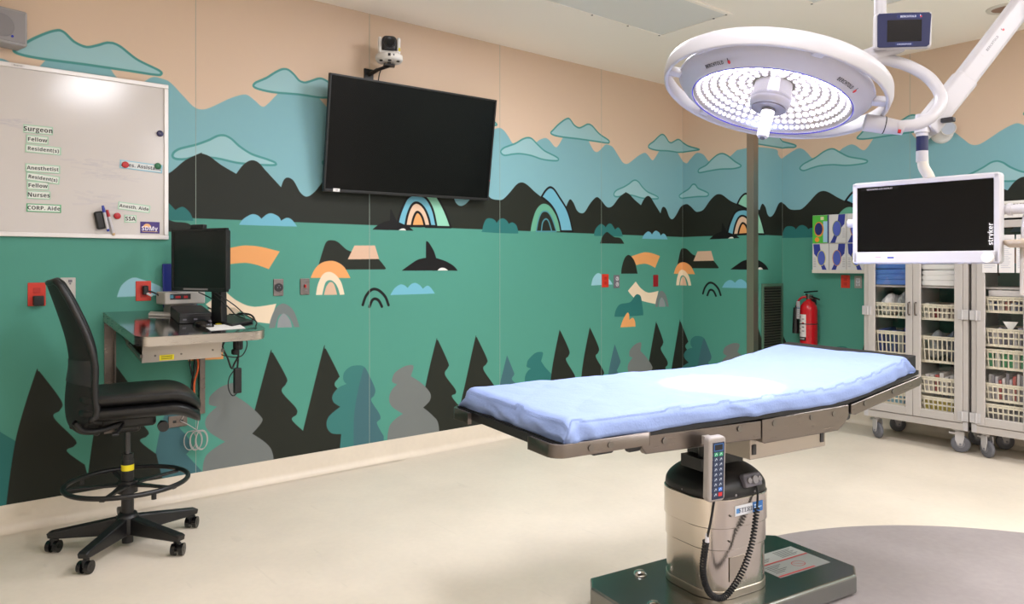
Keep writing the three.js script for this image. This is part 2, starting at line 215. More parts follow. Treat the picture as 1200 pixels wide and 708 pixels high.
const INK = { cb: '#6fb0c4', k: '#23261f', t: '#2c706d', t2: '#2d6f6b', t3: '#3a7672', bk: '#131112', ln: '#4f8d98', mg: '#66a98d', mi: '#8fcbb0', pc: '#dcbb9f', or: '#e3a063', w: '#e9e4dc', cr: '#e6d2b6', g1: '#717a79', g2: '#8b9092', g: '#717674', lb: '#93c3cf', tn: '#d3b096', sl: '#41686f' };
function trace(c, pts, closed, du) {
  const n = pts.length, P = (i) => pts[closed ? (i + n) % n : Math.max(0, Math.min(n - 1, i))], tan = (i) => (P(i)[2] ? [0, 0] : [(P(i + 1)[0] - P(i - 1)[0]) / 6, (P(i + 1)[1] - P(i - 1)[1]) / 6]);
  c.moveTo(P(0)[0] + du, P(0)[1]);
  for (let i = 0; i < (closed ? n : n - 1); i++) { const a = P(i), b = P(i + 1), s = tan(i), t = tan((i + 1) % n); c.bezierCurveTo(a[0] + s[0] + du, a[1] + s[1], b[0] - t[0] + du, b[1] - t[1], b[0] + du, b[1]); }
}
function ridge(c, line, u0, u1, fill, y0) {
  const pts = []; for (let k = -2; k <= 2; k++) for (const p of line) pts.push([p[0] + k * PERIOD, p[1], p[2]]);
  c.beginPath(); trace(c, pts, false, 0); c.lineTo(pts[pts.length - 1][0], y0); c.lineTo(pts[0][0], y0); c.closePath(); c.fillStyle = fill; c.fill();
}
function drawMural(c, u0, u1, y0, y1) {
  c.save(); c.translate(-u0, y1); c.scale(1, -1); c.lineJoin = c.lineCap = 'round';
  c.fillStyle = '#d6bda5'; c.fillRect(u0, y0, u1 - u0, y1 - y0);
  const hits = (pts, du) => { let a = 1e9, b = -1e9; for (const p of pts) { a = Math.min(a, p[0]); b = Math.max(b, p[0]); } return b + du > u0 - 0.1 && a + du < u1 + 0.1; };
  ridge(c, BLUE, u0, u1, '#7fafb7', y0);
  for (let k = -2; k <= 2; k++) for (const p of CLOUDS) if (hits(p, k * PERIOD)) { c.beginPath(); trace(c, p, true, k * PERIOD); c.fillStyle = '#98c0c5'; c.fill(); c.strokeStyle = '#4b918d'; c.lineWidth = 0.014; c.stroke(); }
  ridge(c, BLACK, u0, u1, INK.k, y0);
  c.fillStyle = '#4f9281'; c.fillRect(u0, y0, u1 - u0, 1.757 - y0);
  for (const [fill, stroke, w, closed, pts] of ITEMS) for (let k = -2; k <= 2; k++) if (hits(pts, k * PERIOD)) {
    c.beginPath(); trace(c, pts, !!closed, k * PERIOD);
    if (fill) { c.fillStyle = INK[fill]; c.fill(); } if (stroke) { c.strokeStyle = INK[stroke]; c.lineWidth = w; c.stroke(); }
  }
  c.restore();
}

// ---------------------------------------------------------------- the room
const T = 0.12, H0 = 0.15;
const floorM = struct('floor', box(X2 - XL + 2 * T, 0.1, ZB + 2 * T, (X2 + XL) / 2, -0.05, ZB / 2), M.floor);
mesh('grey_floor_inlay', new THREE.CylinderGeometry(1.76, 1.76, 0.004, 128).translate(3.16, 0.001, 4.39), M.greyFloor, floorM);
const ceilM = struct('ceiling', box(X2 - XL + 2 * T, 0.1, ZB + 2 * T, (X2 + XL) / 2, CEIL + 0.05, ZB / 2), M.ceiling);
const PT = 0.005, GAP = 0.0022;
function panelWall(wall, u0, u1, place) {                       // one wall panel with its piece of the print
  const w = u1 - u0 - GAP, h = CEIL - H0 + 0.04, y0 = H0 - 0.04;
  const m = print(w, h, 330, (c) => drawMural(c, u0 + GAP / 2, u1 - GAP / 2, y0, CEIL), 0.55, { specularIntensity: 0.45 });
  const p = mesh('wall_panel', new THREE.BoxGeometry(w, h, PT), m, wall, true);
  place(p, (u0 + u1) / 2, y0 + h / 2);
  const s = mesh('joint_strip', box(GAP + 0.0004, h, 0.002, w / 2 + GAP / 2, 0, PT / 2 + 0.0002), M.joint, wall);   // pale bead in the joint
  s.position.copy(p.position); s.rotation.copy(p.rotation);
}
const wallLeft = struct('wall_left', box(X1 - XL + T, CEIL, T, (X1 + XL) / 2, CEIL / 2, -T / 2 - PT), M.joint);
for (let i = 0; i < 7; i++) { const a = X1 - 1.22 * (i + 1); panelWall(wallLeft, a, a + 1.22, (p, u, y) => p.position.set(u, y, -PT / 2)); }
const wallCorner = struct('wall_corner', [box(T, CEIL, Z1 - PT, X1 + PT + T / 2, CEIL / 2, (Z1 - PT) / 2 - PT), box(X2 - X1 - PT, CEIL, T, (X1 + X2) / 2, CEIL / 2, Z1 - T / 2 - PT)], M.joint);
panelWall(wallCorner, X1, X1 + Z1, (p, u, y) => { p.position.set(X1 + PT / 2, y, u - X1); p.rotation.y = -Math.PI / 2; });
panelWall(wallCorner, X1 + Z1, X1 + Z1 + X2 - X1, (p, u, y) => p.position.set(u - Z1, y, Z1 - PT / 2));
const wallRight = struct('wall_right', box(T, CEIL, ZB - Z1 + T, X2 + PT + T / 2, CEIL / 2, (ZB + Z1) / 2), M.joint);
const U0 = X1 + Z1 + X2 - X1;
for (let i = 0; i < 3; i++) { const a = U0 + 1.22 * i; panelWall(wallRight, a, a + 1.22, (p, u, y) => { p.position.set(X2 + PT / 2, y, u - U0 + Z1); p.rotation.y = -Math.PI / 2; }); }
struct('wall_back', box(X2 - XL + 2 * T, CEIL, T, (X2 + XL) / 2, CEIL / 2, ZB + T / 2), M.plainWall);
struct('wall_side', box(T, CEIL, ZB + T, XL - T / 2, CEIL / 2, ZB / 2), M.plainWall);
// coved base of the floor sheet, 15 cm up the walls
const coveShape = (() => { const s = new THREE.Shape(), R = 0.045; s.moveTo(-0.004, H0); s.lineTo(0.006, H0); s.lineTo(0.006, R); s.absarc(0.006 + R, R, R, Math.PI, 1.5 * Math.PI); s.lineTo(0.08, 0); s.lineTo(-0.004, -0.002); s.closePath(); return s; })();
const cove = (len) => new THREE.ExtrudeGeometry(coveShape, { depth: len, bevelEnabled: false, curveSegments: 10 });   // profile x = out of wall, runs along +z
struct('baseboard_left', cove(X1 - XL).rotateY(-Math.PI / 2).translate(X1, 0, 0), M.floor);
struct('baseboard_corner', [cove(Z1 + 0.006).rotateY(Math.PI).translate(X1, 0, Z1 + 0.006), cove(X2 - X1).rotateY(-Math.PI / 2).translate(X2, 0, Z1)], M.floor);
struct('baseboard_right', cove(ZB - Z1).rotateY(Math.PI).translate(X2, 0, ZB), M.floor);
// ---------------------------------------------------------------- ceiling fittings
const glow = new THREE.MeshStandardMaterial({ color: 0xf2efe8, roughness: 0.6, emissive: 0xf8f7ff, emissiveIntensity: 4 });
TROFFERS.forEach(([x, z], i) => {
  const t = thing('ceiling_light', 'white recessed rectangular ceiling light with glowing diffuser', 'ceiling light', [x, CEIL, z], 0, 'rectangular ceiling lights of the room');
  mesh('frame', [box(0.03, 0.014, 1.24, 0.295, -0.007, 0), box(0.03, 0.014, 1.24, -0.295, -0.007, 0), box(0.56, 0.014, 0.03, 0, -0.007, 0.605), box(0.56, 0.014, 0.03, 0, -0.007, -0.605)], M.whiteMatte, t);
  mesh('diffuser', box(0.56, 0.008, 1.18, 0, -0.005, 0), glow, t);
});
function hatch(label, x0, x1, z0, z1, col) {
  const w = x1 - x0, d = z1 - z0, t = thing('ceiling_panel', label, 'ceiling panel', [(x0 + x1) / 2, CEIL, (z0 + z1) / 2], 0, 'screwed panels in the ceiling');
  const f = 0.035;
  mesh('frame', [rbox(w, 0.012, f, 0.003, 0, -0.006, d / 2 - f / 2), rbox(w, 0.012, f, 0.003, 0, -0.006, -d / 2 + f / 2), rbox(f, 0.012, d - 2 * f, 0.003, w / 2 - f / 2, -0.006, 0), rbox(f, 0.012, d - 2 * f, 0.003, -w / 2 + f / 2, -0.006, 0)], M.ceiling, t);
  mesh('panel', box(w - 2 * f - 0.006, 0.008, d - 2 * f - 0.006, 0, -0.004, 0), col, t);
  for (const [sx, sz] of [[-0.47, -0.46], [0, -0.46], [0.24, -0.46], [0.47, -0.46], [0.47, 0.3], [-0.47, 0.46], [0.47, 0.46]]) mesh('screw', cyl(0.008, 0.004, sx * w, -0.013, sz * d, 'y', 0.008, 12), M.screw, t);
}
hatch('long pale panel screwed into the ceiling above the wall television', 3.05, 4.665, 1.01, 1.69, std(0xe4e3de, 0.5));
hatch('screwed ceiling panel above the ring of the surgical lamp', 3.75, 4.93, 2.15, 2.76, std(0xe4e3de, 0.5));
hatch('screwed ceiling panel beside the lamp suspension tube', 4.5, 5.36, 2.46, 3.06, std(0xe4e3de, 0.5));
{
  const t = thing('recessed_downlight', 'round recessed ceiling downlight, switched off, above the monitor arm', 'downlight', [6.09, CEIL, 2.99]);
  mesh('trim_ring', lathe([[0.085, -0.002], [0.09, -0.012], [0.115, -0.01], [0.12, 0]], 40), M.offWhite, t);
  mesh('reflector', lathe([[0.002, -0.003], [0.05, -0.0035], [0.086, -0.006]], 40), std(0x8d6f5c, 0.3, 0.6), t);
}
// ---------------------------------------------------------------- stainless corner guard and louvred grille
tag(mesh('corner_guard', [box(0.004, CEIL - 0.16, 0.075, X1 - 0.002, (CEIL + 0.16) / 2, Z1 - 0.0335), box(0.079, CEIL - 0.16, 0.004, X1 + 0.0355, (CEIL + 0.16) / 2, Z1 + 0.002), cyl(0.0045, CEIL - 0.16, X1, (CEIL + 0.16) / 2, Z1, 'y', 0.0045, 14)], std(0xb0a396, 0.42, 1), null), 'tall stainless steel guard on the outer wall corner beside the grille', 'corner guard');
{
  const w = 0.37, y0 = 0.36, y1 = 1.28, t = thing('return_air_grille', 'black louvred air grille in a green frame beside the corner guard', 'grille', [6.567, 0, Z1]);
  const fm = std(0x4f6f5c, 0.5);
  mesh('frame', [rbox(0.028, y1 - y0, 0.016, 0.003, -w / 2 + 0.014, (y0 + y1) / 2, 0.008), rbox(0.028, y1 - y0, 0.016, 0.003, w / 2 - 0.014, (y0 + y1) / 2, 0.008), rbox(w - 0.056, 0.028, 0.016, 0.003, 0, y1 - 0.014, 0.008), rbox(w - 0.056, 0.028, 0.016, 0.003, 0, y0 + 0.014, 0.008)], fm, t);
  mesh('duct_back', box(w - 0.056, y1 - y0 - 0.056, 0.002, 0, (y0 + y1) / 2, 0.0015), M.rubber, t);
  const sg = box(w - 0.058, 0.003, 0.02).rotateX(0.7), sm = std(0x5b5a4e, 0.4, 0.5);
  for (let y = y0 + 0.045; y < y1 - 0.03; y += 0.0262) { const s = mesh('slat', sg.clone(), sm, t); s.position.set(0, y, 0.012); }
}
// ---------------------------------------------------------------- wall speaker
{
  const t = thing('wall_speaker', 'grey loudspeaker box mounted high above the whiteboard', 'speaker', [0.33, 2.735, 0.09], 0.25);
  mesh('cabinet', rbox(0.25, 0.19, 0.13, 0.012, 0, 0, 0), tone(0x9d9a9a), t);
  mesh('grille', rbox(0.225, 0.165, 0.008, 0.006, 0, 0, 0.066), tone(0x8e8a8b, 0.7), t);
  mesh('cone', cyl(0.062, 0.004, 0.0, -0.005, 0.0712, 'z', 0.058), tone(0x817d7f, 0.75), t);
  mesh('status_led', cyl(0.006, 0.004, 0.05, -0.055, 0.0715, 'z'), tone(0x2a36a8, 0.2), t);
  mesh('bracket', [box(0.04, 0.03, 0.05, -0.02, -0.105, -0.02), box(0.06, 0.012, 0.07, -0.02, -0.12, -0.045)], M.whiteMatte, t);
}
// ---------------------------------------------------------------- whiteboard and what hangs on it
{
  const x0 = -0.62, x1 = 1.204, y0 = 1.618, y1 = 2.57, w = x1 - x0, h = y1 - y0, cx = (x0 + x1) / 2, cy = (y0 + y1) / 2, f = 0.026;
  const t = thing('whiteboard', 'large magnetic whiteboard in a pale aluminium frame', 'whiteboard', [cx, cy, 0]);
  const dust = print(w, h, 260, (c) => {
    c.fillStyle = '#cec8c4'; c.fillRect(0, 0, w, h);
    let s = 5; const R = () => { s = (s * 16807) % 2147483647; return s / 2147483647; };
    for (const [ax, ay, bw, bh] of [[1.25, 0.5, 0.35, 0.06], [1.36, 0.56, 0.28, 0.05], [1.3, 0.68, 0.3, 0.09], [1.42, 0.77, 0.25, 0.03], [0.9, 0.3, 0.2, 0.05]]) for (let i = 0; i < 26; i++) { c.strokeStyle = 'rgba(150,150,175,0.10)'; c.lineWidth = 0.004 + R() * 0.006; c.beginPath(); const x = ax + R() * bw, y = ay + R() * bh; c.moveTo(x, y); c.lineTo(x + 0.03 + R() * 0.08, y + (R() - 0.5) * 0.03); c.stroke(); }
  }, 0.15);
  mesh('writing_surface', new THREE.BoxGeometry(w - 0.02, h - 0.02, 0.008).translate(0, 0, 0.009), dust, t, true);
  mesh('frame', [rbox(w, f, 0.02, 0.004, 0, h / 2 - f / 2, 0.011), rbox(w, f, 0.024, 0.004, 0, -h / 2 + f / 2, 0.013), rbox(f, h - 2 * f, 0.02, 0.004, w / 2 - f / 2, 0, 0.011), rbox(f, h - 2 * f, 0.02, 0.004, -w / 2 + f / 2, 0, 0.011)], std(0xd9d5d3, 0.35, 0.3), t);
  const badge = (x, y) => { const b = card('maker_badge', 0.06, 0.012, 0.002, print(0.06, 0.012, 1600, (c, a, b2) => { c.fillStyle = '#cfcbc8'; c.fillRect(0, 0, a, b2); text(c, 'Quartet', a / 2, b2 / 2, 0.011, '#8a8686'); }), t); b.position.set(x, y, 0.0225); };
  badge(-0.62 + 0.39 + 0.37, h / 2 - 0.013); badge(w / 2 - 0.06, -h / 2 + 0.0135);
  const Z = 0.0145;
  const strips = [['Surgeon', 0.527, 2.216, 0.14, 0, 'above a Fellow strip'], ['Fellow', 0.523, 2.16, 0.105, 0, 'below the Surgeon strip'], ['Resident(s)', 0.551, 2.107, 0.17, -0.02, 'third in the upper block'], ['Anesthetist', 0.549, 2.001, 0.165, 0, 'first in the lower block'], ['Resident(s)', 0.549, 1.947, 0.16, -0.1, 'tilted, below Anesthetist'], ['Fellow', 0.525, 1.904, 0.105, 0, 'above the Nurses strip'], ['Nurses', 0.529, 1.852, 0.112, 0, 'below the lower Fellow strip'], ['CORP. Aide', 0.554, 1.78, 0.165, 0, 'with thick green ends'], ['Anesth. Aide', 1.013, 1.807, 0.175, -0.1, 'tilted, beside the markers'], ['SSA', 0.992, 1.738, 0.066, 0, 'the smallest, beside a red magnet']];
  for (const [s, x, y, lw, rot, where] of strips) {
    const o = card('label_strip', lw, 0.046, 0.003, print(lw, 0.046, 1100, (c, a, b) => { c.fillStyle = s[0] === 'C' ? '#58a877' : '#a3cbb0'; c.fillRect(0, 0, a, b); c.fillStyle = '#dde2da'; c.fillRect(0.006, 0.005, a - 0.012, b - 0.01); const k = Math.min(0.036, (a - 0.016) / (s.length * 0.5)); text(c, s, a / 2, b / 2, k, '#17161a'); }, 0.6));
    o.position.set(x, y, Z); o.rotation.z = rot;
    tag(o, 'green edged label strip reading ' + s + ', ' + where, 'label', 'name strips on the whiteboard');
  }
  const aa = card('label_strip', 0.235, 0.05, 0.003, print(0.235, 0.05, 1100, (c, a, b) => { c.fillStyle = '#8fc0d2'; c.fillRect(0, 0, a, b); c.fillStyle = '#d9dedd'; c.fillRect(0.008, 0.006, a - 0.016, b - 0.012); text(c, 'Anes. Assistant', a / 2, b / 2, 0.03, '#2a2836'); }, 0.6));
  aa.position.set(1.052, 2.055, Z); aa.rotation.z = -0.06; tag(aa, 'blue edged label strip reading Anes. Assistant between two round magnets', 'label', 'name strips on the whiteboard');
  const magnet = (x, y, m, label, r = 0.019) => tag(mesh('magnet', lathe([[0.001, 0.011], [r * 0.75, 0.011], [r, 0.007], [r, 0]], 24).rotateX(Math.PI / 2).translate(x, y, 0.0165), m, null), label, 'magnet', 'round magnets on the whiteboard');
  magnet(0.964, 2.058, M.red, 'red round magnet on the left end of the blue edged strip'); magnet(1.143, 2.066, tone(0x1d6b42, 0.35), 'green round magnet on the right end of the blue edged strip');
  magnet(0.921, 1.752, M.red, 'red round magnet beside the SSA strip'); magnet(1.155, 2.265, tone(0x2a2652, 0.25), 'dark round magnet alone near the right frame edge');
  const lg = card('clinic_sticker', 0.108, 0.07, 0.002, print(0.108, 0.07, 1400, (c, a, b) => { c.fillStyle = '#3f2a78'; c.fillRect(0, 0, a, b); c.fillStyle = '#e8b27a'; c.beginPath(); c.arc(a * 0.35, b * 0.5, b * 0.33, Math.PI, 0); c.fill(); text(c, 'SDMy', a * 0.48, b * 0.58, 0.034, '#e9e6ef'); c.fillStyle = '#c9a36e'; c.fillRect(a * 0.1, b * 0.82, a * 0.8, b * 0.05); }));
  lg.position.set(1.1, 1.689, Z); tag(lg, 'small purple rectangular sticker with an orange half disc on the whiteboard', 'sticker');
  const er = mesh('eraser', rbox(0.05, 0.105, 0.03, 0.012), M.black, null); er.position.set(0.828, 1.722, 0.031); er.rotation.z = 0.18; tag(er, 'black magnetic eraser behind the dry markers on the whiteboard', 'eraser');
  const marker = (x, y, rot, z, cap, label, tip) => {
    const o = thing('dry_marker', label, 'marker', [x, y, z], 0, 'dry markers on the whiteboard'); o.rotation.z = rot;
    mesh('barrel', cyl(0.0085, 0.1, 0, -0.01, 0, 'y', 0.0085, 16), M.white, o); mesh('cap', cyl(0.0095, 0.04, 0, 0.058, 0, 'y', 0.007, 16), cap, o); mesh('end_plug', cyl(0.007, 0.014, 0, -0.067, 0, 'y', 0.0085, 16), tip, o);
  };
  marker(0.853, 1.73, 0.19, 0.056, tone(0x2a3a9c, 0.4), 'white dry marker with a blue cap on the whiteboard', tone(0x2a3a9c, 0.4));
  marker(0.884, 1.708, 0.24, 0.029, tone(0xb01f2c, 0.4), 'white dry marker with a red cap on the whiteboard', M.wood);
}
// ---------------------------------------------------------------- wall television and the camera above it
{
  const w = 1.435, h = 0.805, tilt = 0.155, t = thing('wall_television', 'large black flat television tilted down on the mural wall', 'television', [2.905, 2.385, 0.118]);
  t.rotation.set(tilt, 0, 0.0105);
  mesh('rear_housing', [rbox(w - 0.04, h - 0.04, 0.03, 0.01, 0, 0, -0.012), rbox(w * 0.6, h * 0.5, 0.03, 0.01, 0, -0.05, -0.035)], M.black, t);
  const f = 0.014;
  mesh('bezel', [rbox(w, f, 0.03, 0.003, 0, h / 2 - f / 2, 0.012), rbox(w, f + 0.006, 0.03, 0.003, 0, -h / 2 + f / 2, 0.012), rbox(f, h, 0.03, 0.003, w / 2 - f / 2, 0, 0.012), rbox(f, h, 0.03, 0.003, -w / 2 + f / 2, 0, 0.012)], M.black, t);
  mesh('screen', box(w - 0.024, h - 0.024, 0.004, 0, 0, 0.018), phys(0x050506, 0.2, 0, { specularIntensity: 0.35 }), t);
  const l = card('asset_label', 0.05, 0.022, 0.001, print(0.05, 0.022, 1400, (c, a, b) => { c.fillStyle = '#e7e5e2'; c.fillRect(0, 0, a, b); text(c, '1.87', a / 2, b / 2, 0.013, '#555'); }), t); l.position.set(-w / 2 + 0.095, -h / 2 + 0.012, 0.0285);
  mesh('standby_led', cyl(0.004, 0.003, w / 2 - 0.006, -h / 2 + 0.16, 0.028, 'z'), M.red, t);
  mesh('wall_bracket', [box(0.5, 0.3, 0.012, 0, -0.03, -0.105).rotateX(-tilt), box(0.05, 0.34, 0.06, -0.22, -0.06, -0.06), box(0.05, 0.34, 0.06, 0.22, -0.06, -0.06)], M.darkGrey, t);
}
{
  const t = thing('pan_tilt_camera', 'white pan and tilt camera on a black wall bracket above the television', 'camera', [2.64, 2.95, 0.2], -0.45);
  mesh('camera_base', [lathe([[0.001, -0.03], [0.085, -0.03], [0.098, -0.01], [0.096, 0.016], [0.07, 0.03], [0.001, 0.03]], 40), rbox(0.14, 0.055, 0.13, 0.02, 0, 0.0, 0.0)], M.whiteMatte, t);
  mesh('fork', [rbox(0.025, 0.115, 0.08, 0.01, -0.066, 0.085, 0), rbox(0.025, 0.115, 0.08, 0.01, 0.066, 0.085, 0), rbox(0.15, 0.02, 0.085, 0.008, 0, 0.035, 0)], M.whiteMatte, t);
  const hd = mesh('camera_head', [rbox(0.104, 0.115, 0.1, 0.03, 0, 0.095, 0.005), cyl(0.042, 0.02, 0, 0.098, 0.058, 'z')], M.darkGrey, t);
  mesh('lens', lathe([[0.001, 0.004], [0.02, 0.002], [0.03, 0.006], [0.036, 0.004], [0.036, -0.004]], 32).rotateX(Math.PI / 2).translate(0, 0.098, 0.069), M.blackGloss, hd);
  mesh('connector_panel', [box(0.018, 0.02, 0.004, -0.005, 0.0, 0.0966), box(0.012, 0.014, 0.004, 0.025, 0.002, 0.092)], M.black, t);
  mesh('yellow_sticker', box(0.012, 0.024, 0.002, 0.07, 0.055, 0.0405), M.yellow, t);
  for (const [fx, fz] of [[-0.06, 0.05], [0.0, 0.07], [0.06, 0.05]]) mesh('rubber_foot', cyl(0.012, 0.006, fx, -0.033, fz), M.rubber, t);
  mesh('bracket', [box(0.08, 0.014, 0.06, 0, -0.052, 0), cyl(0.012, 0.03, 0.0, -0.045, 0.0), rod(V(0, -0.055, 0), V(-0.04, -0.07, -0.1).applyAxisAngle(V(0, 1, 0), 0.45), 0.012)], M.black, t);
  mesh('wall_plate', [rbox(0.075, 0.085, 0.012, 0.004, -0.06, -0.09, -0.194), rod(V(-0.06, -0.09, -0.19), V(-0.04, -0.07, -0.1), 0.014)].map((g) => g.rotateY(0.45)), M.black, t);
  mesh('camera_cable', tube([[-0.03, -0.03, -0.06], [-0.06, -0.08, -0.1], [-0.07, -0.14, -0.12], [-0.07, -0.19, -0.13]], 0.004, 20, 8), M.black, t);
}
// ---------------------------------------------------------------- wall plates and outlets
function plate(x, y, w, h, mat, label, build, wallX) {
  const t = thing('wall_outlet', label, 'outlet', wallX ? [X2, y, x] : [x, y, 0], wallX ? -Math.PI / 2 : 0, 'service plates on the mural walls');
  mesh('cover_plate', [rbox(w, h, 0.007, 0.003, 0, 0, 0.0035)], mat, t); build?.(t); return t;
}
const slots = (t, y, m = M.black) => { const s = mesh('socket', [box(0.004, 0.012, 0.002, -0.008, y + 0.003, 0.0075), box(0.004, 0.01, 0.002, 0.008, y + 0.003, 0.0075), cyl(0.004, 0.002, 0, y - 0.01, 0.0075, 'z', 0.004, 12)], m, t); return s; };
const duplexRed = (t) => { mesh('socket_face', [rbox(0.034, 0.03, 0.003, 0.002, 0, 0.022, 0.0075), rbox(0.034, 0.03, 0.003, 0.002, 0, -0.022, 0.0075)], tone(0xae2418, 0.4), t); slots(t, 0.022); };
plate(0.521, 1.298, 0.085, 0.13, M.outletRed, 'red outlet plate with a black power adapter left of the office chair back', (t) => { duplexRed(t); mesh('power_adapter', rbox(0.05, 0.055, 0.045, 0.006, 0.005, -0.035, 0.03), M.black, t); });
plate(0.672, 1.315, 0.075, 0.15, tone(0xb4b0aa, 0.4), 'pale grey wall plate behind the chair back', (t) => mesh('data_jack', [rbox(0.02, 0.016, 0.003, 0.002, 0.01, 0.055, 0.008), cyl(0.005, 0.003, 0.01, 0.04, 0.008, 'z')], M.midGrey, t));
plate(1.066, 1.305, 0.085, 0.12, M.outletRed, 'red outlet plate with a plugged black cable above the steel desk', (t) => { duplexRed(t); mesh('plug', rbox(0.03, 0.055, 0.04, 0.008, 0.005, 0.005, 0.028), M.black, t); mesh('plug_tag', rbox(0.035, 0.014, 0.014, 0.003, 0.03, -0.008, 0.052).rotateZ(-0.5), M.white, t); });
plate(1.902, 1.31, 0.07, 0.115, M.satin, 'steel plate with a round black socket right of the desk monitor', (t) => { mesh('round_socket', [cyl(0.028, 0.008, 0, 0, 0.01, 'z')], M.black, t); mesh('pin_holes', [box(0.004, 0.012, 0.002, -0.01, 0, 0.0142), box(0.004, 0.012, 0.002, 0.01, 0, 0.0142), box(0.012, 0.004, 0.002, 0, 0.013, 0.0142)], M.midGrey, t); });
plate(2.089, 1.312, 0.068, 0.113, M.satin, 'steel switch plate with a small red toggle', (t) => { mesh('toggle', [rbox(0.011, 0.022, 0.018, 0.003, 0, 0.004, 0.014)], M.red, t); mesh('screws', [cyl(0.004, 0.002, 0, 0.042, 0.008, 'z', 0.004, 10), cyl(0.004, 0.002, 0, -0.042, 0.008, 'z', 0.004, 10)], M.screw, t); });
plate(5.078, 1.314, 0.09, 0.125, M.outletRed, 'red outlet plate on the pale blue hill of the mural', duplexRed);
plate(5.235, 1.304, 0.082, 0.125, M.midGrey, 'dark grey plate with white sockets beside a red outlet plate', (t) => { mesh('socket_face', [cyl(0.02, 0.004, 0.004, 0.027, 0.008, 'z'), cyl(0.02, 0.004, 0.004, -0.027, 0.008, 'z')], M.white, t); slots(t, 0.027).position.z = 0.003; slots(t, -0.027).position.z = 0.003; });
plate(5.812, 1.304, 0.075, 0.12, tone(0x8e1420, 0.35), 'dark red blank plate beside the beige swoosh of the mural');
plate(1.487, 1.308, 0.085, 0.12, M.outletRed, 'red outlet plate below the glove boxes', duplexRed, true);
plate(1.607, 1.305, 0.07, 0.115, tone(0x9a968e, 0.4), 'grey plate with white sockets beside the supply cabinet', (t) => { mesh('socket_face', rbox(0.036, 0.07, 0.004, 0.003, 0, 0, 0.008), M.white, t); slots(t, 0.018).position.z = 0.004; slots(t, -0.016).position.z = 0.004; }, true);
plate(1.262, 0.49, 0.11, 0.07, M.satin, 'steel plate low on the wall below the desk', (t) => mesh('jack', [rbox(0.02, 0.016, 0.004, 0.002, -0.02, 0, 0.008), rbox(0.02, 0.016, 0.004, 0.002, 0.02, 0, 0.008)], M.black, t));
// ---------------------------------------------------------------- fold-down steel desk, sloping a little to the front
const DX = 0.85, DY = 1.185, DT = Math.atan2(0.108, 0.6), DW = 0.76, DD = 0.61;
const deskAt = (lx, ly, lz) => V(DX + lx, DY + ly * Math.cos(DT) - lz * Math.sin(DT), ly * Math.sin(DT) + lz * Math.cos(DT));
{
  const t = thing('wall_desk', 'stainless steel wall desk with rounded front corners and a shallow drawer', 'desk', [DX, 0, 0]);
  const s = new THREE.Shape(), R = 0.075;                      // plan: x along the wall, y out of it
  s.moveTo(0, 0); s.lineTo(DW, 0); s.lineTo(DW, DD - R); s.absarc(DW - R, DD - R, R, 0, Math.PI / 2); s.lineTo(R + 0.055, DD); s.absarc(R + 0.05, DD - R, R, Math.PI / 2, Math.PI * 0.97); s.closePath();
  const slope = (g) => g.rotateX(DT).translate(0, DY, 0);
  const flat = (depth, top) => new THREE.ExtrudeGeometry(s, { depth, bevelEnabled: false, curveSegments: 16 }).rotateX(Math.PI / 2).translate(0, top, 0);
  mesh('desk_top', slope(flat(0.003, 0)), M.mirror, t);
  const pts = s.getPoints(16);
  const wall = surface((u, v) => { const k = u * (pts.length - 1), i = Math.min(pts.length - 2, Math.floor(k)), f = k - i; return [pts[i].x + (pts[i + 1].x - pts[i].x) * f, -0.001 - 0.053 * v, pts[i].y + (pts[i + 1].y - pts[i].y) * f]; }, (pts.length - 1), 1);
  mesh('rim', [slope(wall), slope(flat(0.002, -0.052))], M.steel, t);
  const dr = mesh('drawer', [box(0.42, 0.105, 0.006, 0.31, -0.112, 0.53), box(0.42, 0.004, 0.4, 0.31, -0.163, 0.33), box(0.004, 0.04, 0.4, 0.102, -0.145, 0.33), box(0.004, 0.105, 0.4, 0.518, -0.112, 0.33), box(0.42, 0.105, 0.004, 0.31, -0.112, 0.13)].map(slope), std(0xb6aea4, 0.45, 0.75), t);
  mesh('drawer_runner', [box(0.014, 0.018, 0.42, 0.095, -0.125, 0.33), box(0.014, 0.018, 0.42, 0.525, -0.125, 0.33)].map(slope), M.satin, t);
  for (const [x, y] of [[0.165, -0.128], [0.3, -0.128], [0.47, -0.118]]) mesh('rivet', slope(cyl(0.0055, 0.004, x, y, 0.534, 'z', 0.0055, 12)), M.screw, dr);
  const st = card('yellow_sticker', 0.075, 0.03, 0.001, print(0.075, 0.03, 1200, (c, a, b) => { c.fillStyle = '#e8d720'; c.fillRect(0, 0, a, b); c.fillStyle = '#55500a'; for (let i = 0; i < 3; i++) c.fillRect(0.008, 0.005 + i * 0.008, a - 0.016, 0.0035); }), dr);
  st.position.copy(deskAt(0.225, -0.142, 0.5342)).sub(V(DX, 0, 0)); st.rotation.x = DT;
  mesh('wall_bracket', [box(0.05, 0.66, 0.006, 0.03, 0.8, 0.004), box(0.006, 0.66, 0.05, 0.055, 0.8, 0.03)], M.satin, t);
  mesh('wall_bracket', [box(0.042, 0.62, 0.006, 0.553, 0.83, 0.004), box(0.006, 0.62, 0.045, 0.534, 0.83, 0.026), cyl(0.006, 0.006, 0.555, 0.74, 0.009, 'z', 0.006, 12), cyl(0.006, 0.006, 0.555, 0.58, 0.009, 'z', 0.006, 12)], M.satin, t);
}
const onDesk = (o, lx, lz, ly = 0.0005, turn = 0) => { o.position.copy(deskAt(lx, ly, lz)); o.rotation.set(DT, 0, 0); o.rotateY(turn); return o; };
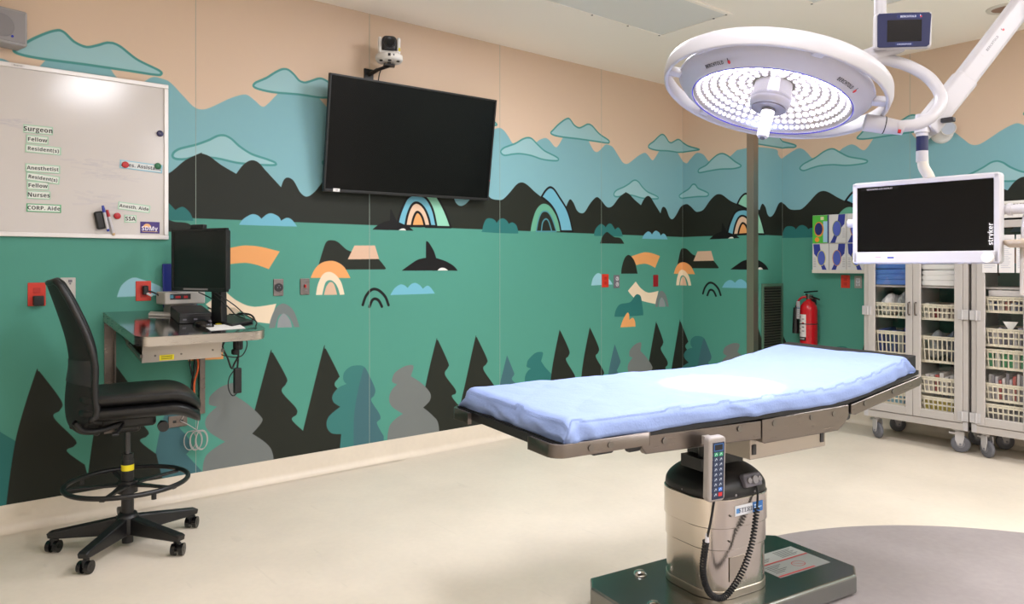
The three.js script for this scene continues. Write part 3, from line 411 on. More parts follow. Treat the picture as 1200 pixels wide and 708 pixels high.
{ // monitor on its stand, turned to the chair
  const t = thing('desk_monitor', 'black flat computer monitor on the steel desk, turned to the chair', 'monitor', [1.29, 1.492, 0.37], -65 * Math.PI / 180);
  const w = 0.45, h = 0.365, f = 0.016;
  mesh('rear_shell', [rbox(w - 0.02, h - 0.02, 0.03, 0.01, 0, 0, -0.015), rbox(0.26, 0.22, 0.03, 0.01, 0, -0.02, -0.04)], M.black, t);
  mesh('bezel', [rbox(w, f, 0.022, 0.003, 0, h / 2 - f / 2, 0.006), rbox(w, f + 0.006, 0.022, 0.003, 0, -h / 2 + f / 2, 0.006), rbox(f, h, 0.022, 0.003, w / 2 - f / 2, 0, 0.006), rbox(f, h, 0.022, 0.003, -w / 2 + f / 2, 0, 0.006)], M.black, t);
  mesh('screen', box(w - 0.028, h - 0.028, 0.003, 0, 0, 0.01), std(0x0a0b0a, 0.4), t);
  mesh('webcam', rbox(0.11, 0.026, 0.03, 0.006, -0.02, h / 2 + 0.012, -0.005), M.black, t);
  mesh('lower_label', box(0.2, 0.01, 0.001, -0.02, -h / 2 + 0.011, 0.0175), M.greyPlastic, t);
  mesh('stand_upright', extrude(shapeOf([[-0.045, -0.155], [0.045, -0.155], [0.035, 0.2], [-0.035, 0.2]]), 0.045, 0.006).translate(0.05, -0.21, -0.115), M.black, t);
  const b = mesh('stand_base', rbox(0.2, 0.014, 0.17, 0.006), M.black, t);
  const p = deskAt(0.62, 0.0078, 0.36).sub(t.position).applyAxisAngle(V(0, 1, 0), 65 * Math.PI / 180);
  b.position.copy(p); b.quaternion.setFromEuler(new THREE.Euler(0, 65 * Math.PI / 180, 0)).multiply(new THREE.Quaternion().setFromEuler(new THREE.Euler(DT, 0, 0))).multiply(new THREE.Quaternion().setFromEuler(new THREE.Euler(0, -65 * Math.PI / 180, 0)));
}
{
  const t = onDesk(thing('mini_computer', 'black desktop mini computer lying behind the mouse on the desk', 'computer'), 0.415, 0.265);
  mesh('case', rbox(0.18, 0.062, 0.2, 0.006, 0, 0.031, 0), M.black, t);
  mesh('lid_seam', box(0.182, 0.003, 0.202, 0, 0.046, 0), M.darkGrey, t);
  mesh('front_port', [box(0.02, 0.008, 0.002, -0.06, 0.025, 0.1005), box(0.02, 0.008, 0.002, 0.0, 0.025, 0.1005)], M.midGrey, t);
}
{
  const t = thing('label_printer', 'pale grey label printer with red buttons behind the monitor', 'printer', [1.255, 1.263, 0.095]); t.rotation.y = 0.1;
  mesh('body', rbox(0.24, 0.075, 0.15, 0.01, 0, 0, 0), tone(0xb9b4ad, 0.5), t);
  mesh('window', box(0.12, 0.034, 0.002, -0.03, 0.008, 0.0755), M.darkGrey, t);
  mesh('red_button', [rbox(0.03, 0.014, 0.004, 0.002, -0.045, 0.006, 0.0772), rbox(0.025, 0.014, 0.004, 0.002, 0.0, 0.006, 0.0772)], M.red, t);
  mesh('blue_button', rbox(0.02, 0.02, 0.004, 0.002, -0.082, 0.01, 0.0772), tone(0x4a8fa8), t);
  mesh('stand_foot', box(0.16, 0.05, 0.1, 0, -0.06, -0.01), tone(0x8e8a84), t);
}
{
  const o = mesh('clipboard', rbox(0.2, 0.27, 0.012, 0.006), tone(0x1b2a78, 0.3), null); o.position.set(1.265, 1.335, 0.038); o.rotation.x = -0.09;
  tag(o, 'navy blue board leaning on the wall behind the desk monitor', 'board');
}
{
  const t = onDesk(thing('computer_mouse', 'black computer mouse on the steel desk in front of the mini computer', 'mouse'), 0.44, 0.435, 0.0005, 0.9);
  const g = new THREE.SphereGeometry(1, 28, 16, 0, Math.PI * 2, 0, Math.PI / 2).scale(0.034, 0.038, 0.062);
  mesh('shell', g, M.blackGloss, t); mesh('scroll_wheel', cyl(0.01, 0.008, 0, 0.03, 0.036, 'x', 0.01, 16), M.midGrey, t);
}
{
  const o = onDesk(mesh('paper_sheet', box(0.2, 0.002, 0.11, 0, 0.001, 0), M.paper, null), 0.545, 0.485, 0.0006, 0.06); tag(o, 'white paper pad near the front edge of the steel desk', 'paper');
  const k = onDesk(thing('cable_adapter_box', 'pale grey flat adapter lying beside the mini computer', 'adapter'), 0.285, 0.13, 0.0006, -0.4);
  mesh('case', rbox(0.13, 0.014, 0.06, 0.004, 0, 0.007, 0), tone(0xa8a49c, 0.4), k); mesh('lead', tube([[0.06, 0.008, 0], [0.1, 0.012, -0.01], [0.13, 0.01, -0.03]], 0.003, 12, 8), M.black, k);
  const y = onDesk(mesh('yellow_tag', box(0.03, 0.002, 0.02, 0, 0.001, 0), M.yellow, null), 0.535, 0.405, 0.0006, 0.3); tag(y, 'small yellow tag beside the computer mouse', 'tag');
}
const cable = (pts, r, m, label, n = 50) => tag(mesh('cable', tube(pts, r, n, 8), m, null), label, 'cable', 'loose cables of the desk');
cable([V(1.085, 1.305, 0.05), V(1.12, 1.29, 0.07), V(1.18, 1.235, 0.085), V(1.24, 1.215, 0.1), deskAt(0.37, 0.035, 0.12)], 0.0045, M.black, 'black power cable from the red wall outlet down to the mini computer');
cable([V(1.33, 1.3, 0.45), V(1.4, 1.22, 0.52), deskAt(0.62, 0.06, 0.44), deskAt(0.7, 0.02, 0.36), deskAt(0.72, 0.012, 0.26), deskAt(0.66, 0.006, 0.2)], 0.004, M.black, 'black cable looping beside the monitor stand');
cable([V(1.345, 1.31, 0.42), V(1.45, 1.23, 0.46), deskAt(0.69, 0.05, 0.4), deskAt(0.735, 0.02, 0.47), deskAt(0.71, 0.006, 0.53)], 0.0035, M.black, 'black cable hanging over the desk end to the paper pad');
cable([V(1.3, 1.3, 0.3), V(1.345, 1.27, 0.36), V(1.4, 1.23, 0.38), deskAt(0.56, 0.05, 0.3), deskAt(0.52, 0.064, 0.24)], 0.0035, M.black, 'thin black cable from the monitor to the mini computer');
cable([deskAt(0.715, 0.006, 0.2), deskAt(0.74, 0.018, 0.25), deskAt(0.77, 0.014, 0.3), deskAt(0.78, -0.02, 0.33), deskAt(0.768, -0.05, 0.345)], 0.006, M.black, 'thick black cable bending over the right end of the desk');
{ // power brick dangling below the desk
  const t = thing('power_brick', 'black power brick hanging on a bundled cable under the desk end', 'power brick', [1.535, 0, 0.28]);
  mesh('brick', rbox(0.045, 0.155, 0.03, 0.006, 0, 0.75, 0), M.black, t);
  mesh('cable_bundle', [tube([[-0.06, 1.02, 0.02], [-0.01, 1.0, 0.03], [0.0, 0.93, 0.02], [0, 0.83, 0]], 0.006, 24, 8), tube([[-0.05, 1.03, 0], [-0.095, 0.97, 0.02], [-0.07, 0.9, 0.03], [-0.04, 0.83, 0.02], [-0.02, 0.86, 0.01], [0, 0.9, 0.02]], 0.006, 30, 8), tube([[0.02, 1.03, 0], [0.06, 0.98, 0.0], [0.02, 0.9, 0.01], [-0.08, 0.91, 0], [-0.13, 0.94, 0], [-0.16, 0.98, 0]], 0.0035, 30, 8), tube([[0, 0.675, 0], [-0.03, 0.66, 0.01], [-0.055, 0.7, 0.01], [-0.05, 0.77, 0], [-0.01, 0.83, 0.005]], 0.0035, 24, 8)], M.black, t);
  mesh('ferrite_clip', [rbox(0.055, 0.07, 0.04, 0.012, 0, 0.975, 0.01).rotateZ(0), rbox(0.04, 0.035, 0.04, 0.01, -0.02, 0.93, 0.02)], M.rubber, t);
  const w = thing('cable_bundle', 'black and orange cables running down beside the desk bracket', 'cables', [1.345, 0, 0.02]);
  mesh('black_cable', [tube([[0.0, 1.03, 0.01], [0.01, 0.85, 0.012], [-0.01, 0.7, 0.012], [0.0, 0.56, 0.01]], 0.006, 24, 8), tube([[-0.015, 1.03, 0.012], [-0.02, 0.85, 0.012], [0.0, 0.72, 0.02], [-0.02, 0.58, 0.012]], 0.005, 24, 8)], M.black, w);
  mesh('orange_cable', tube([[0.016, 0.95, 0.02], [0.024, 0.82, 0.03], [0.002, 0.73, 0.03], [0.004, 0.62, 0.02]], 0.006, 24, 8), M.orange, w);
  const coil = []; for (let i = 0; i <= 90; i++) { const a = i / 90 * Math.PI * 2 * 5, k = Math.floor(i / 18), cx = [-0.035, 0.0, 0.03, -0.01, 0.02][Math.min(4, k)]; coil.push([cx + 0.035 * Math.sin(a), -0.07 - 0.065 * (1 - Math.cos(a)) * 0.9 + 0.065, 0.01 * k]); }
  const c = thing('coiled_cord', 'pale grey cord tied in loops below the desk', 'cord', [1.36, 0.43, 0.035]);
  mesh('loops', tube(coil, 0.003, 220, 6), tone(0xb0aca8, 0.5), c); mesh('lead', [tube([[0, 0.0, 0.02], [0.012, 0.08, 0.01], [0.0, 0.12, 0], [-0.05, 0.115, -0.01], [-0.08, 0.07, -0.018]], 0.003, 24, 6), tube([[0, 0, 0.02], [-0.05, 0.04, 0], [-0.09, 0.065, -0.012]], 0.003, 14, 6)], tone(0xb0aca8, 0.5), c);
}
// ---------------------------------------------------------------- drafting chair, facing local +x
{
  const yaw = -9 * Math.PI / 180, t = thing('drafting_chair', 'black tall office chair with foot ring and five castors beside the desk', 'chair', [0.853, 0, 0.63], yaw);
  // five-star base
  for (let i = 0; i < 5; i++) {
    const a = Math.atan2(0.28, -0.258) + yaw + i * Math.PI * 2 / 5;   // measured direction of the front leg
    const leg = new THREE.Group();
    const prof = shapeOf([[0.0, 0.075], [0.03, 0.065], [0.335, 0.072], [0.365, 0.078], [0.37, 0.1], [0.355, 0.108], [0.05, 0.155], [0.0, 0.16]]);
    const m = mesh('base_leg', extrude(prof, 0.05, 0.008).translate(0, 0, -0.025), M.black, t); m.rotation.y = -a;
    const c = mesh('castor', [cyl(0.009, 0.03, 0.345, 0.07, 0, 'y', 0.009, 14), rbox(0.045, 0.04, 0.016, 0.007, 0.34, 0.05, 0)], M.black, m);
    const sw = i * 1.3; const w = mesh('wheel_pair', [cyl(0.031, 0.022, 0, 0, 0.019, 'z', 0.028), cyl(0.031, 0.022, 0, 0, -0.019, 'z', 0.028), cyl(0.012, 0.062, 0, 0, 0, 'z')], M.blackGloss, m);
    w.position.set(0.343, 0.031, 0); w.rotation.y = sw;
  }
  mesh('base_hub', lathe([[0.001, 0.06], [0.045, 0.06], [0.055, 0.08], [0.055, 0.15], [0.042, 0.175], [0.001, 0.175]], 32), M.black, t);
  mesh('column', [cyl(0.03, 0.28, 0, 0.31, 0), cyl(0.027, 0.05, 0, 0.455, 0), cyl(0.027, 0.07, 0, 0.055, 0, 'y', 0.027)], M.black, t);
  mesh('gas_rod', cyl(0.0145, 0.2, 0, 0.55, 0), std(0x4a4a4c, 0.25, 0.8), t);
  mesh('yellow_tag', cyl(0.0305, 0.03, 0, 0.41, 0, 'y', 0.0305, 32), M.yellow, t);
  const ring = mesh('foot_ring', [new THREE.TorusGeometry(0.288, 0.0125, 12, 72).rotateX(Math.PI / 2).translate(0, 0.335, 0), cyl(0.048, 0.06, 0, 0.31, 0)], M.black, t);
  for (let i = 0; i < 5; i++) mesh('spoke', extrude(shapeOf([[0.04, -0.028], [0.15, -0.014], [0.285, -0.012], [0.285, 0.012], [0.15, 0.014], [0.04, 0.028]]), 0.012, 0.003).rotateX(Math.PI / 2).translate(0, 0.328, 0).rotateY(i * Math.PI * 2 / 5 + 0.5), M.black, ring);
  for (const a of [1.2, 3.9]) mesh('ring_stud', cyl(0.012, 0.03, 0.288 * Math.cos(a), 0.315, 0.288 * Math.sin(a)), M.black, ring);
  mesh('tilt_mechanism', [rbox(0.26, 0.06, 0.14, 0.02, 0.0, 0.655, 0), rbox(0.12, 0.05, 0.08, 0.02, 0, 0.62, 0), rbox(0.2, 0.03, 0.09, 0.012, -0.16, 0.655, 0)], M.black, t);
  mesh('tension_knob', [cyl(0.026, 0.04, 0.155, 0.635, 0.155, 'z'), cyl(0.008, 0.1, 0.155, 0.637, 0.09, 'z')], M.black, t);
  mesh('height_lever', [rod(V(-0.02, 0.65, 0.06), V(-0.06, 0.645, 0.27), 0.007), rbox(0.03, 0.012, 0.06, 0.005, -0.065, 0.645, 0.28)], M.black, t);
  // seat: waterfall cushion on a shell
  const seat = (top, bot, grow) => {
    const sec = (v) => { const x = -0.235 + v * 0.585, hw = (0.235 + grow) * Math.pow(Math.max(0, 1 - Math.pow(Math.abs(v * 2 - 1), 6)), 0.32) * (0.93 + 0.07 * Math.sin(v * Math.PI)); return [x, hw]; };
    return surface((u, v) => {
      const [x, hw] = sec(v), a = u * Math.PI * 2, ca = Math.cos(a), sa = Math.sin(a), e = (q, k) => Math.sign(q) * Math.pow(Math.abs(q), k);
      const drop = v > 0.72 ? 0.075 * Math.pow((v - 0.72) / 0.28, 2) : 0, rise = v < 0.2 ? 0.02 * Math.pow((0.2 - v) / 0.2, 2) : 0, k = Math.pow(Math.max(0, 1 - Math.pow(Math.abs(v * 2 - 1), 10)), 0.4);
      const mid = (top + bot) / 2, half = (top - bot) / 2 * k, z = hw * e(ca, 0.5);
      return [x, mid + half * e(sa, 0.62) - drop + rise + (sa > 0 ? 0.012 * Math.pow(Math.abs(z) / 0.24, 2) : 0.03 * Math.pow(Math.abs(z) / 0.24, 2)), z];
    }, 48, 36);
  };
  mesh('seat_shell', seat(0.758, 0.675, 0.004), M.black, t);
  mesh('seat', seat(0.825, 0.735, 0.0), M.leather, t);
  // backrest: curved shell with a rim
  const prof = [[-0.14, 0.605], [-0.21, 0.618], [-0.255, 0.665], [-0.27, 0.75], [-0.265, 0.86], [-0.252, 0.97], [-0.265, 1.08], [-0.29, 1.18], [-0.32, 1.28], [-0.342, 1.35], [-0.348, 1.372]].map(([x, y]) => V(x, y, 0));
  const cv = new THREE.CatmullRomCurve3(prof, false, 'centripetal');
  const half = (v) => 0.215 * Math.min(1, 0.45 + 3.2 * v) * (1 - 0.28 * Math.pow(Math.max(0, v - 0.45) / 0.55, 2));
  const pt = (u, v, off) => { const c = cv.getPoint(v), tn = cv.getTangent(v), n = V(tn.y, -tn.x, 0), s = u * 2 - 1, bow = (v < 0.3 ? 0.07 + 0.2 * v : 0.13 - 0.135 * (v - 0.3)) * s * s; return c.clone().add(n.multiplyScalar(bow + off)).setZ(half(v) * s); };
  const shell = (o1) => surface((u, v) => pt(u, v, o1).toArray(), 20, 48);
  mesh('backrest', [shell(0.012), shell(-0.01)], M.meshBack, t);
  const edge = []; for (let i = 0; i <= 30; i++) edge.push(pt(0, i / 30, 0)); for (let i = 1; i < 8; i++) edge.push(pt(i / 8, 1, 0)); for (let i = 30; i >= 0; i--) edge.push(pt(1, i / 30, 0)); for (let i = 7; i > 0; i--) edge.push(pt(i / 8, 0, 0));
  mesh('back_frame', tube(edge, 0.016, 220, 10, true), M.black, t);
  mesh('lumbar_strap', surface((u, v) => pt(u, 0.42 + v * 0.1, -0.0135).toArray(), 20, 4), M.darkGrey, t);
  for (const s of [-1, 1]) mesh('back_support', tube([[-0.02, 0.655, s * 0.06], [-0.12, 0.635, s * 0.1], [-0.2, 0.65, s * 0.15], [-0.235, 0.7, s * 0.18]], 0.014, 24, 10), M.black, t);
}
// ---------------------------------------------------------------- operating table: local x along the table, +z the near side
{
  const TURN = -Math.atan2(0.151, 0.988), t = thing('operating_table', 'operating table with steel side rails on a steel column and broad steel base', 'operating table', [2.695, 0, 2.935], TURN);
  const W = 0.37;                                             // half width
  const rise = (x) => (x > 0.3 ? 0.085 * Math.pow((x - 0.3) / 0.56, 1.25) : x < -0.55 ? 0.012 * Math.pow((-0.55 - x) / 0.5, 1.5) * 0 : 0);
  // base
  const plan = shapeOf([[-0.52, -0.2], [-0.46, -0.285], [0.57, -0.285], [0.655, -0.22], [0.655, 0.22], [0.57, 0.285], [-0.46, 0.285], [-0.52, 0.2]]);
  const base = mesh('base', extrude(plan, 0.085, 0.012, 3).rotateX(-Math.PI / 2).translate(0, 0.012, 0), std(0x8f908c, 0.2, 1), t);
  mesh('floor_pad', [cyl(0.04, 0.014, -0.42, 0.007, 0.2), cyl(0.04, 0.014, 0.52, 0.007, 0.2), cyl(0.04, 0.014, -0.42, 0.007, -0.2), cyl(0.04, 0.014, 0.52, 0.007, -0.2)], M.rubber, base);
  for (const [x, z] of [[-0.4, 0.06], [-0.25, -0.2]]) mesh('floor_lock_cap', lathe([[0.001, 0.016], [0.02, 0.015], [0.03, 0.004], [0.03, 0]], 24).translate(x, 0.097, z), M.chrome, base);
  const lab = card('instruction_label', 0.34, 0.22, 0.001, print(0.34, 0.22, 1000, (c, a, b) => {
    c.fillStyle = '#8f9290'; c.fillRect(0, 0, a, b); c.fillStyle = '#b9bbb6'; c.fillRect(0.004, 0.004, a - 0.008, 0.088); c.fillStyle = '#a2a4a0'; c.fillRect(0.004, 0.104, a - 0.008, b - 0.11);
    c.fillStyle = '#c2302c'; c.fillRect(0.004, 0.09, a - 0.008, 0.009); c.fillRect(0.004, b - 0.014, a * 0.7, 0.009);
    c.fillStyle = '#3f423f'; for (let i = 0; i < 6; i++) { c.fillRect(0.02, 0.016 + i * 0.011, 0.11 - (i % 3) * 0.015, 0.004); c.fillRect(0.19, 0.016 + i * 0.011, 0.12 - (i % 2) * 0.02, 0.004); c.fillRect(0.02, 0.118 + i * 0.012, 0.1 - (i % 3) * 0.02, 0.004); }
    c.strokeStyle = '#b2413a'; c.lineWidth = 0.004; c.beginPath(); c.ellipse(0.2, 0.155, 0.035, 0.025, 0, 0, 7); c.stroke(); c.beginPath(); c.moveTo(0.18, 0.14); c.lineTo(0.22, 0.17); c.stroke();
  }, 0.35, { metalness: 0.2 }), base); lab.rotation.x = -Math.PI / 2; lab.position.set(0.42, 0.0976, 0.03);
  // column: stepped steel shrouds and the black boot
  const col = (w, d, r, y0, y1, bev = 0.004) => extrude(rrect(w, d, r), y1 - y0, bev).rotateX(-Math.PI / 2).translate(0, y0, 0);
  const cm = std(0xcbc3b9, 0.19, 1);
  const column = mesh('column', [col(0.375, 0.345, 0.12, 0.097, 0.3), col(0.385, 0.355, 0.124, 0.295, 0.39), col(0.395, 0.365, 0.128, 0.385, 0.505)], cm, t);
  mesh('kick_band', col(0.383, 0.353, 0.124, 0.097, 0.13), std(0xb5aa9d, 0.35, 1), column);
  for (const [x, y] of [[-0.1, 0.44], [-0.1, 0.335], [0.0, 0.2]]) mesh('screw', cyl(0.004, 0.004, x, y, 0.1835 + (y < 0.3 ? -0.0105 : y < 0.39 ? -0.0055 : 0), 'z', 0.004, 10), M.screw, column);
  mesh('side_hatch', box(0.09, 0.1, 0.002, -0.05, 0.215, 0.1735), std(0xbdb3a6, 0.3, 1), column);
  const bootProf = [[1, 0.503], [1.01, 0.512], [1.0, 0.534], [0.95, 0.556], [0.85, 0.578], [0.7, 0.6], [0.55, 0.615], [0.5, 0.622]], bootCurve = new THREE.CatmullRomCurve3(bootProf.map(([k, y]) => V(k, y, 0)));
  mesh('column_boot', surface((u, v) => { const a = -u * Math.PI * 2, q = bootCurve.getPoint(v), e = (c) => Math.sign(c) * Math.pow(Math.abs(c), 0.62); return [0.19 * q.x * e(Math.cos(a)), q.y, 0.175 * q.x * e(Math.sin(a))]; }, 72, 20), M.black, t);
  for (const [x, z] of [[-0.06, 0.173], [0.05, 0.173], [-0.135, 0.15], [-0.178, 0.09], [-0.187, 0.0], [0.13, 0.15]]) mesh('boot_stud', new THREE.SphereGeometry(0.006, 12, 8).translate(x, 0.516, z), M.greyPlastic, t);
  mesh('neck', [rbox(0.17, 0.17, 0.17, 0.008, 0, 0.69, 0), box(0.09, 0.1, 0.03, -0.02, 0.7, 0.1), cyl(0.02, 0.13, -0.12, 0.68, 0.05), box(0.06, 0.05, 0.12, 0.12, 0.74, 0.02), box(0.06, 0.05, 0.12, -0.13, 0.63, 0.02)], M.black, t);
  const port = mesh('hand_control_port', rbox(0.1, 0.055, 0.03, 0.008).rotateX(-0.3).translate(0.035, 0.565, 0.168), M.midGrey, t);
  mesh('connector', [cyl(0.016, 0.02, 0, 0, 0.018, 'z'), cyl(0.011, 0.014, -0.03, 0, 0.018, 'z'), cyl(0.011, 0.014, 0.03, 0, 0.018, 'z')].map((g) => g.rotateX(-0.3).translate(0.035, 0.565, 0.168)), M.greyPlastic, port);
  // the plate bends with the rounded column
  const outline = (s) => { const hw = 0.1988, hd = 0.1838, r = 0.128, f = hw - r, q = r * Math.PI / 2; if (s <= f) return [s, hd]; const a = Math.min(1, (s - f) / q) * Math.PI / 2; return [f + r * Math.sin(a), hd - r + r * Math.cos(a)]; };
  const plateGeo = surface((u, v) => { const [x, z] = outline(-0.075 + u * 0.165); return [x, 0.434 + v * 0.042, z]; }, 24, 1);
  mesh('maker_plate', plateGeo, print(0.165, 0.042, 1400, (c, a, b) => { c.fillStyle = '#d9dbe0'; c.fillRect(0, 0, a * 0.66, b); c.fillStyle = '#2f6db3'; c.fillRect(a * 0.62, 0, a * 0.38, b); c.fillStyle = '#4b86c4'; c.fillRect(0.008, 0.012, 0.02, 0.02); text(c, 'STERIS', a * 0.41, b * 0.53, 0.026, '#232a3a', 'bold', 'serif'); c.fillStyle = '#b9d2ec'; c.fillRect(a * 0.68, 0.01, 0.02, 0.006); c.fillRect(a * 0.68, 0.021, 0.045, 0.004); c.fillRect(a * 0.68, 0.029, 0.035, 0.004); }), column, true);
  // side frames under the top, near and far
  for (const s of [1, -1]) {
    const z = s * (W - 0.02);
    const side = (pts, th, zz) => extrude(shapeOf(pts), th, 0.004).translate(0, 0, zz - th / 2);
    mesh('side_frame', side([[-0.72, 0.835], [-0.7, 0.81], [-0.13, 0.795], [-0.13, 0.865], [-0.72, 0.875]], 0.03, z), M.satin, t);
    mesh('side_frame', side([[-0.125, 0.782], [-0.11, 0.775], [0.33, 0.775], [0.375, 0.8], [0.4, 0.83], [0.4, 0.875], [-0.125, 0.868]], 0.034, z), M.satin, t);
    mesh('side_rail', side([[0.41, 0.835], [0.44, 0.83], [0.9, 0.912], [0.92, 0.925], [0.92, 0.952], [0.9, 0.955], [0.41, 0.875]], 0.02, z + s * 0.012), M.satin, t);
    const R = 0.05, p = [], zr = s * (W + 0.012); for (let i = 0; i <= 8; i++) { const a = i / 8 * Math.PI / 2; p.push([-1.04 - R * Math.sin(a), zr - s * R * (1 - Math.cos(a))]); }
    const line = [[-0.7, zr], ...p, [-1.04 - R, zr - s * 0.16]];
    const bar = surface((u, v) => { const k = u * (line.length - 1), i = Math.min(line.length - 2, Math.floor(k)), f = k - i, a = v * 4, q = [[0, 0.846], [0, 0.889], [1, 0.889], [1, 0.846], [0, 0.846]], j = Math.min(3, Math.floor(a)), g = a - j, off = q[j][0] + (q[j + 1][0] - q[j][0]) * g, y = q[j][1] + (q[j + 1][1] - q[j][1]) * g; const x = line[i][0] + (line[i + 1][0] - line[i][0]) * f, zz = line[i][1] + (line[i + 1][1] - line[i][1]) * f; const dx = line[i + 1][0] - line[i][0], dz = line[i + 1][1] - line[i][1], l = Math.hypot(dx, dz); return [x - dz / l * off * 0.014 * s, y, zz + dx / l * off * 0.014 * s]; }, line.length - 1, 4);
    const rail = mesh('side_rail', [plain(bar), box(0.004, 0.043, 0.016, -0.7, 0.8675, zr - s * 0.007), box(0.016, 0.043, 0.004, -1.04 - R + 0.007, 0.8675, zr - s * 0.16)], M.satin, t);
    for (const x of [-0.95, -0.87, -0.62, -0.25, -0.06, 0.16, 0.3, 0.5, 0.7]) mesh('rail_screw', cyl(0.011, 0.006, x, (x < -0.7 ? 0.868 : x < 0.4 ? 0.848 : 0.865 + (x - 0.45) * 0.165), s * (x < -0.7 ? W + 0.013 : x < 0.4 ? W - 0.003 : W + 0.003), 'z', 0.011, 14), M.screw, t);
  }
  mesh('hinge_lug', [rbox(0.06, 0.05, 0.03, 0.012, -0.74, 0.845, W - 0.03), rbox(0.05, 0.08, 0.03, 0.015, 0.41, 0.845, W - 0.03), rbox(0.09, 0.025, 0.05, 0.01, -0.86, 0.835, W - 0.06)], M.darkGrey, t);
  mesh('slide_housing', [rbox(0.45, 0.08, 0.65, 0.004, 0.08, 0.746, 0)], std(0xb3a99f, 0.42, 1), t);
  for (const x of [-0.125, 0.28]) mesh('housing_bracket', rbox(0.022, 0.04, 0.004, 0.002, x, 0.745, 0.327), M.darkGrey, t);
  mesh('top_frame', [box(1.75, 0.02, 2 * W - 0.1, -0.15, 0.865, 0), box(0.03, 0.03, 2 * W - 0.02, -1.045, 0.87, 0)], M.black, t);
  // the black pad under the sheet: follows the raised end
  const slab = (x0, x1, hw, lo, hi, nx = 40) => surface((u, v) => { const x = x0 + (x1 - x0) * v, r = rise(x), q = [[-hw, lo], [-hw, hi], [hw, hi], [hw, lo], [-hw, lo]], k = u * 4, i = Math.min(3, Math.floor(k)), f = k - i; return [x, r + q[i][1] + (q[i + 1][1] - q[i][1]) * f, q[i][0] + (q[i + 1][0] - q[i][0]) * f]; }, 4, nx);
  const cap = (x, hw, lo, hi) => box(0.002, hi - lo, hw * 2, x, (hi + lo) / 2 + rise(x), 0);
  const slabN = (g) => { const n = plain(g); n.computeVertexNormals(); return n; };
  mesh('mattress', [slabN(slab(-1.05, 0.905, W - 0.005, 0.872, 0.889)), cap(-1.05, W - 0.005, 0.872, 0.889), slabN(slab(0.80, 0.905, W - 0.02, 0.872, 0.955)), cap(0.905, W - 0.02, 0.872, 0.955)], M.pad, t);
  // hand control hooked on the near frame
  const hc = new THREE.Group(); hc.name = 'hand_control'; hc.position.set(-0.43, 0.737, W + 0.045); hc.rotation.set(0.06, -0.12, 0.03); t.add(hc);
  mesh('casing', [extrude(rrect(0.075, 0.235, 0.016), 0.034, 0.008).translate(0, 0, -0.017), box(0.03, 0.03, 0.05, 0, 0.09, -0.03)], tone(0x9a938e, 0.45), hc);
  const kp = card('keypad', 0.05, 0.205, 0.002, print(0.05, 0.205, 1500, (c, a, b) => {
    c.fillStyle = '#14203c'; c.fillRect(0, 0, a, b); c.strokeStyle = '#3b78c4'; c.lineWidth = 0.002; c.strokeRect(0.006, 0.006, a - 0.012, 0.024); c.fillStyle = '#05070c'; c.fillRect(0.008, 0.008, a - 0.016, 0.02);
    for (let i = 0; i < 9; i++) for (let j = 0; j < 2; j++) { c.fillStyle = i === 0 ? '#2f9c6b' : i === 7 && j ? '#3c78d2' : i === 8 && j ? '#c62a2e' : '#37455e'; const x = 0.006 + j * 0.021, y = 0.036 + i * 0.0182; c.fillRect(x, y, 0.017, 0.014); c.fillStyle = '#dfe4ea'; if (!(i === 8 && j)) { c.beginPath(); c.moveTo(x + 0.004, y + 0.011); c.lineTo(x + 0.009 + 0.001 * (i % 3), y + 0.003); c.lineTo(x + 0.013, y + 0.009); c.lineWidth = 0.0018; c.strokeStyle = '#dfe4ea'; c.stroke(); } }
  }, 0.35), hc); kp.position.set(0.003, -0.004, 0.0178);
  const c = [V(-0.425, 0.622, W + 0.04), V(-0.43, 0.55, W + 0.03), V(-0.43, 0.475, W + 0.01)];
  const line = new THREE.CatmullRomCurve3([V(-0.43, 0.465, W + 0.005), V(-0.4, 0.33, W - 0.04), V(-0.32, 0.215, W - 0.08), V(-0.23, 0.175, W - 0.1), V(-0.12, 0.225, W - 0.12), V(-0.03, 0.33, W - 0.14), V(0.03, 0.46, W - 0.165)], false, 'centripetal');
  const hel = [], fr = line.computeFrenetFrames(700, false); for (let i = 0; i <= 700; i++) { const a = i / 700 * Math.PI * 2 * 62, p = line.getPointAt(i / 700); hel.push(p.add(fr.normals[i].clone().multiplyScalar(0.0095 * Math.cos(a))).add(fr.binormals[i].clone().multiplyScalar(0.0095 * Math.sin(a)))); }
  mesh('coiled_cord', [tube(hel, 0.0036, 900, 6), tube(c, 0.0045, 20, 8), tube([V(0.03, 0.46, W - 0.165), V(0.05, 0.52, W - 0.18), V(0.07, 0.56, W - 0.22)], 0.0045, 16, 8)], M.rubber, t);
  mesh('cord_collar', cyl(0.008, 0.03, -0.43, 0.477, W + 0.01, 'y', 0.005, 14), M.white, t);

  // ---- blue sheet over the mattress, a thing of its own
  const sh = thing('blue_sheet', 'pale blue fitted sheet tucked over the operating table mattress', 'sheet', [2.695, 0, 2.935], TURN);
  const hash3 = (a, b) => vnoise(a, b, 4096);
  const HW = W - 0.004, XA = -1.035, XB = 0.845, N = 150, TOP = 0.97, BOT = 0.884;
  // cross-section ring from the near lower hem over the top to the far lower hem
  const ring = [];
  const R = 0.05; ring.push([HW - 0.012, BOT - 0.002], [HW + 0.004, BOT + 0.006], [HW + 0.005, BOT + 0.02]); for (let i = 0; i <= 8; i++) { const a = i / 8 * Math.PI / 2; ring.push([HW + 0.004 - R + R * Math.cos(a), TOP - R + R * Math.sin(a)]); }
  const top = 26; const right = ring.slice(); const ringPts = [...right]; for (let i = 1; i < top; i++) ringPts.push([(HW - R) * (1 - 2 * i / top), TOP]); for (const q of right.slice().reverse()) ringPts.push([-q[0], q[1]]);
  const nu = ringPts.length - 1;
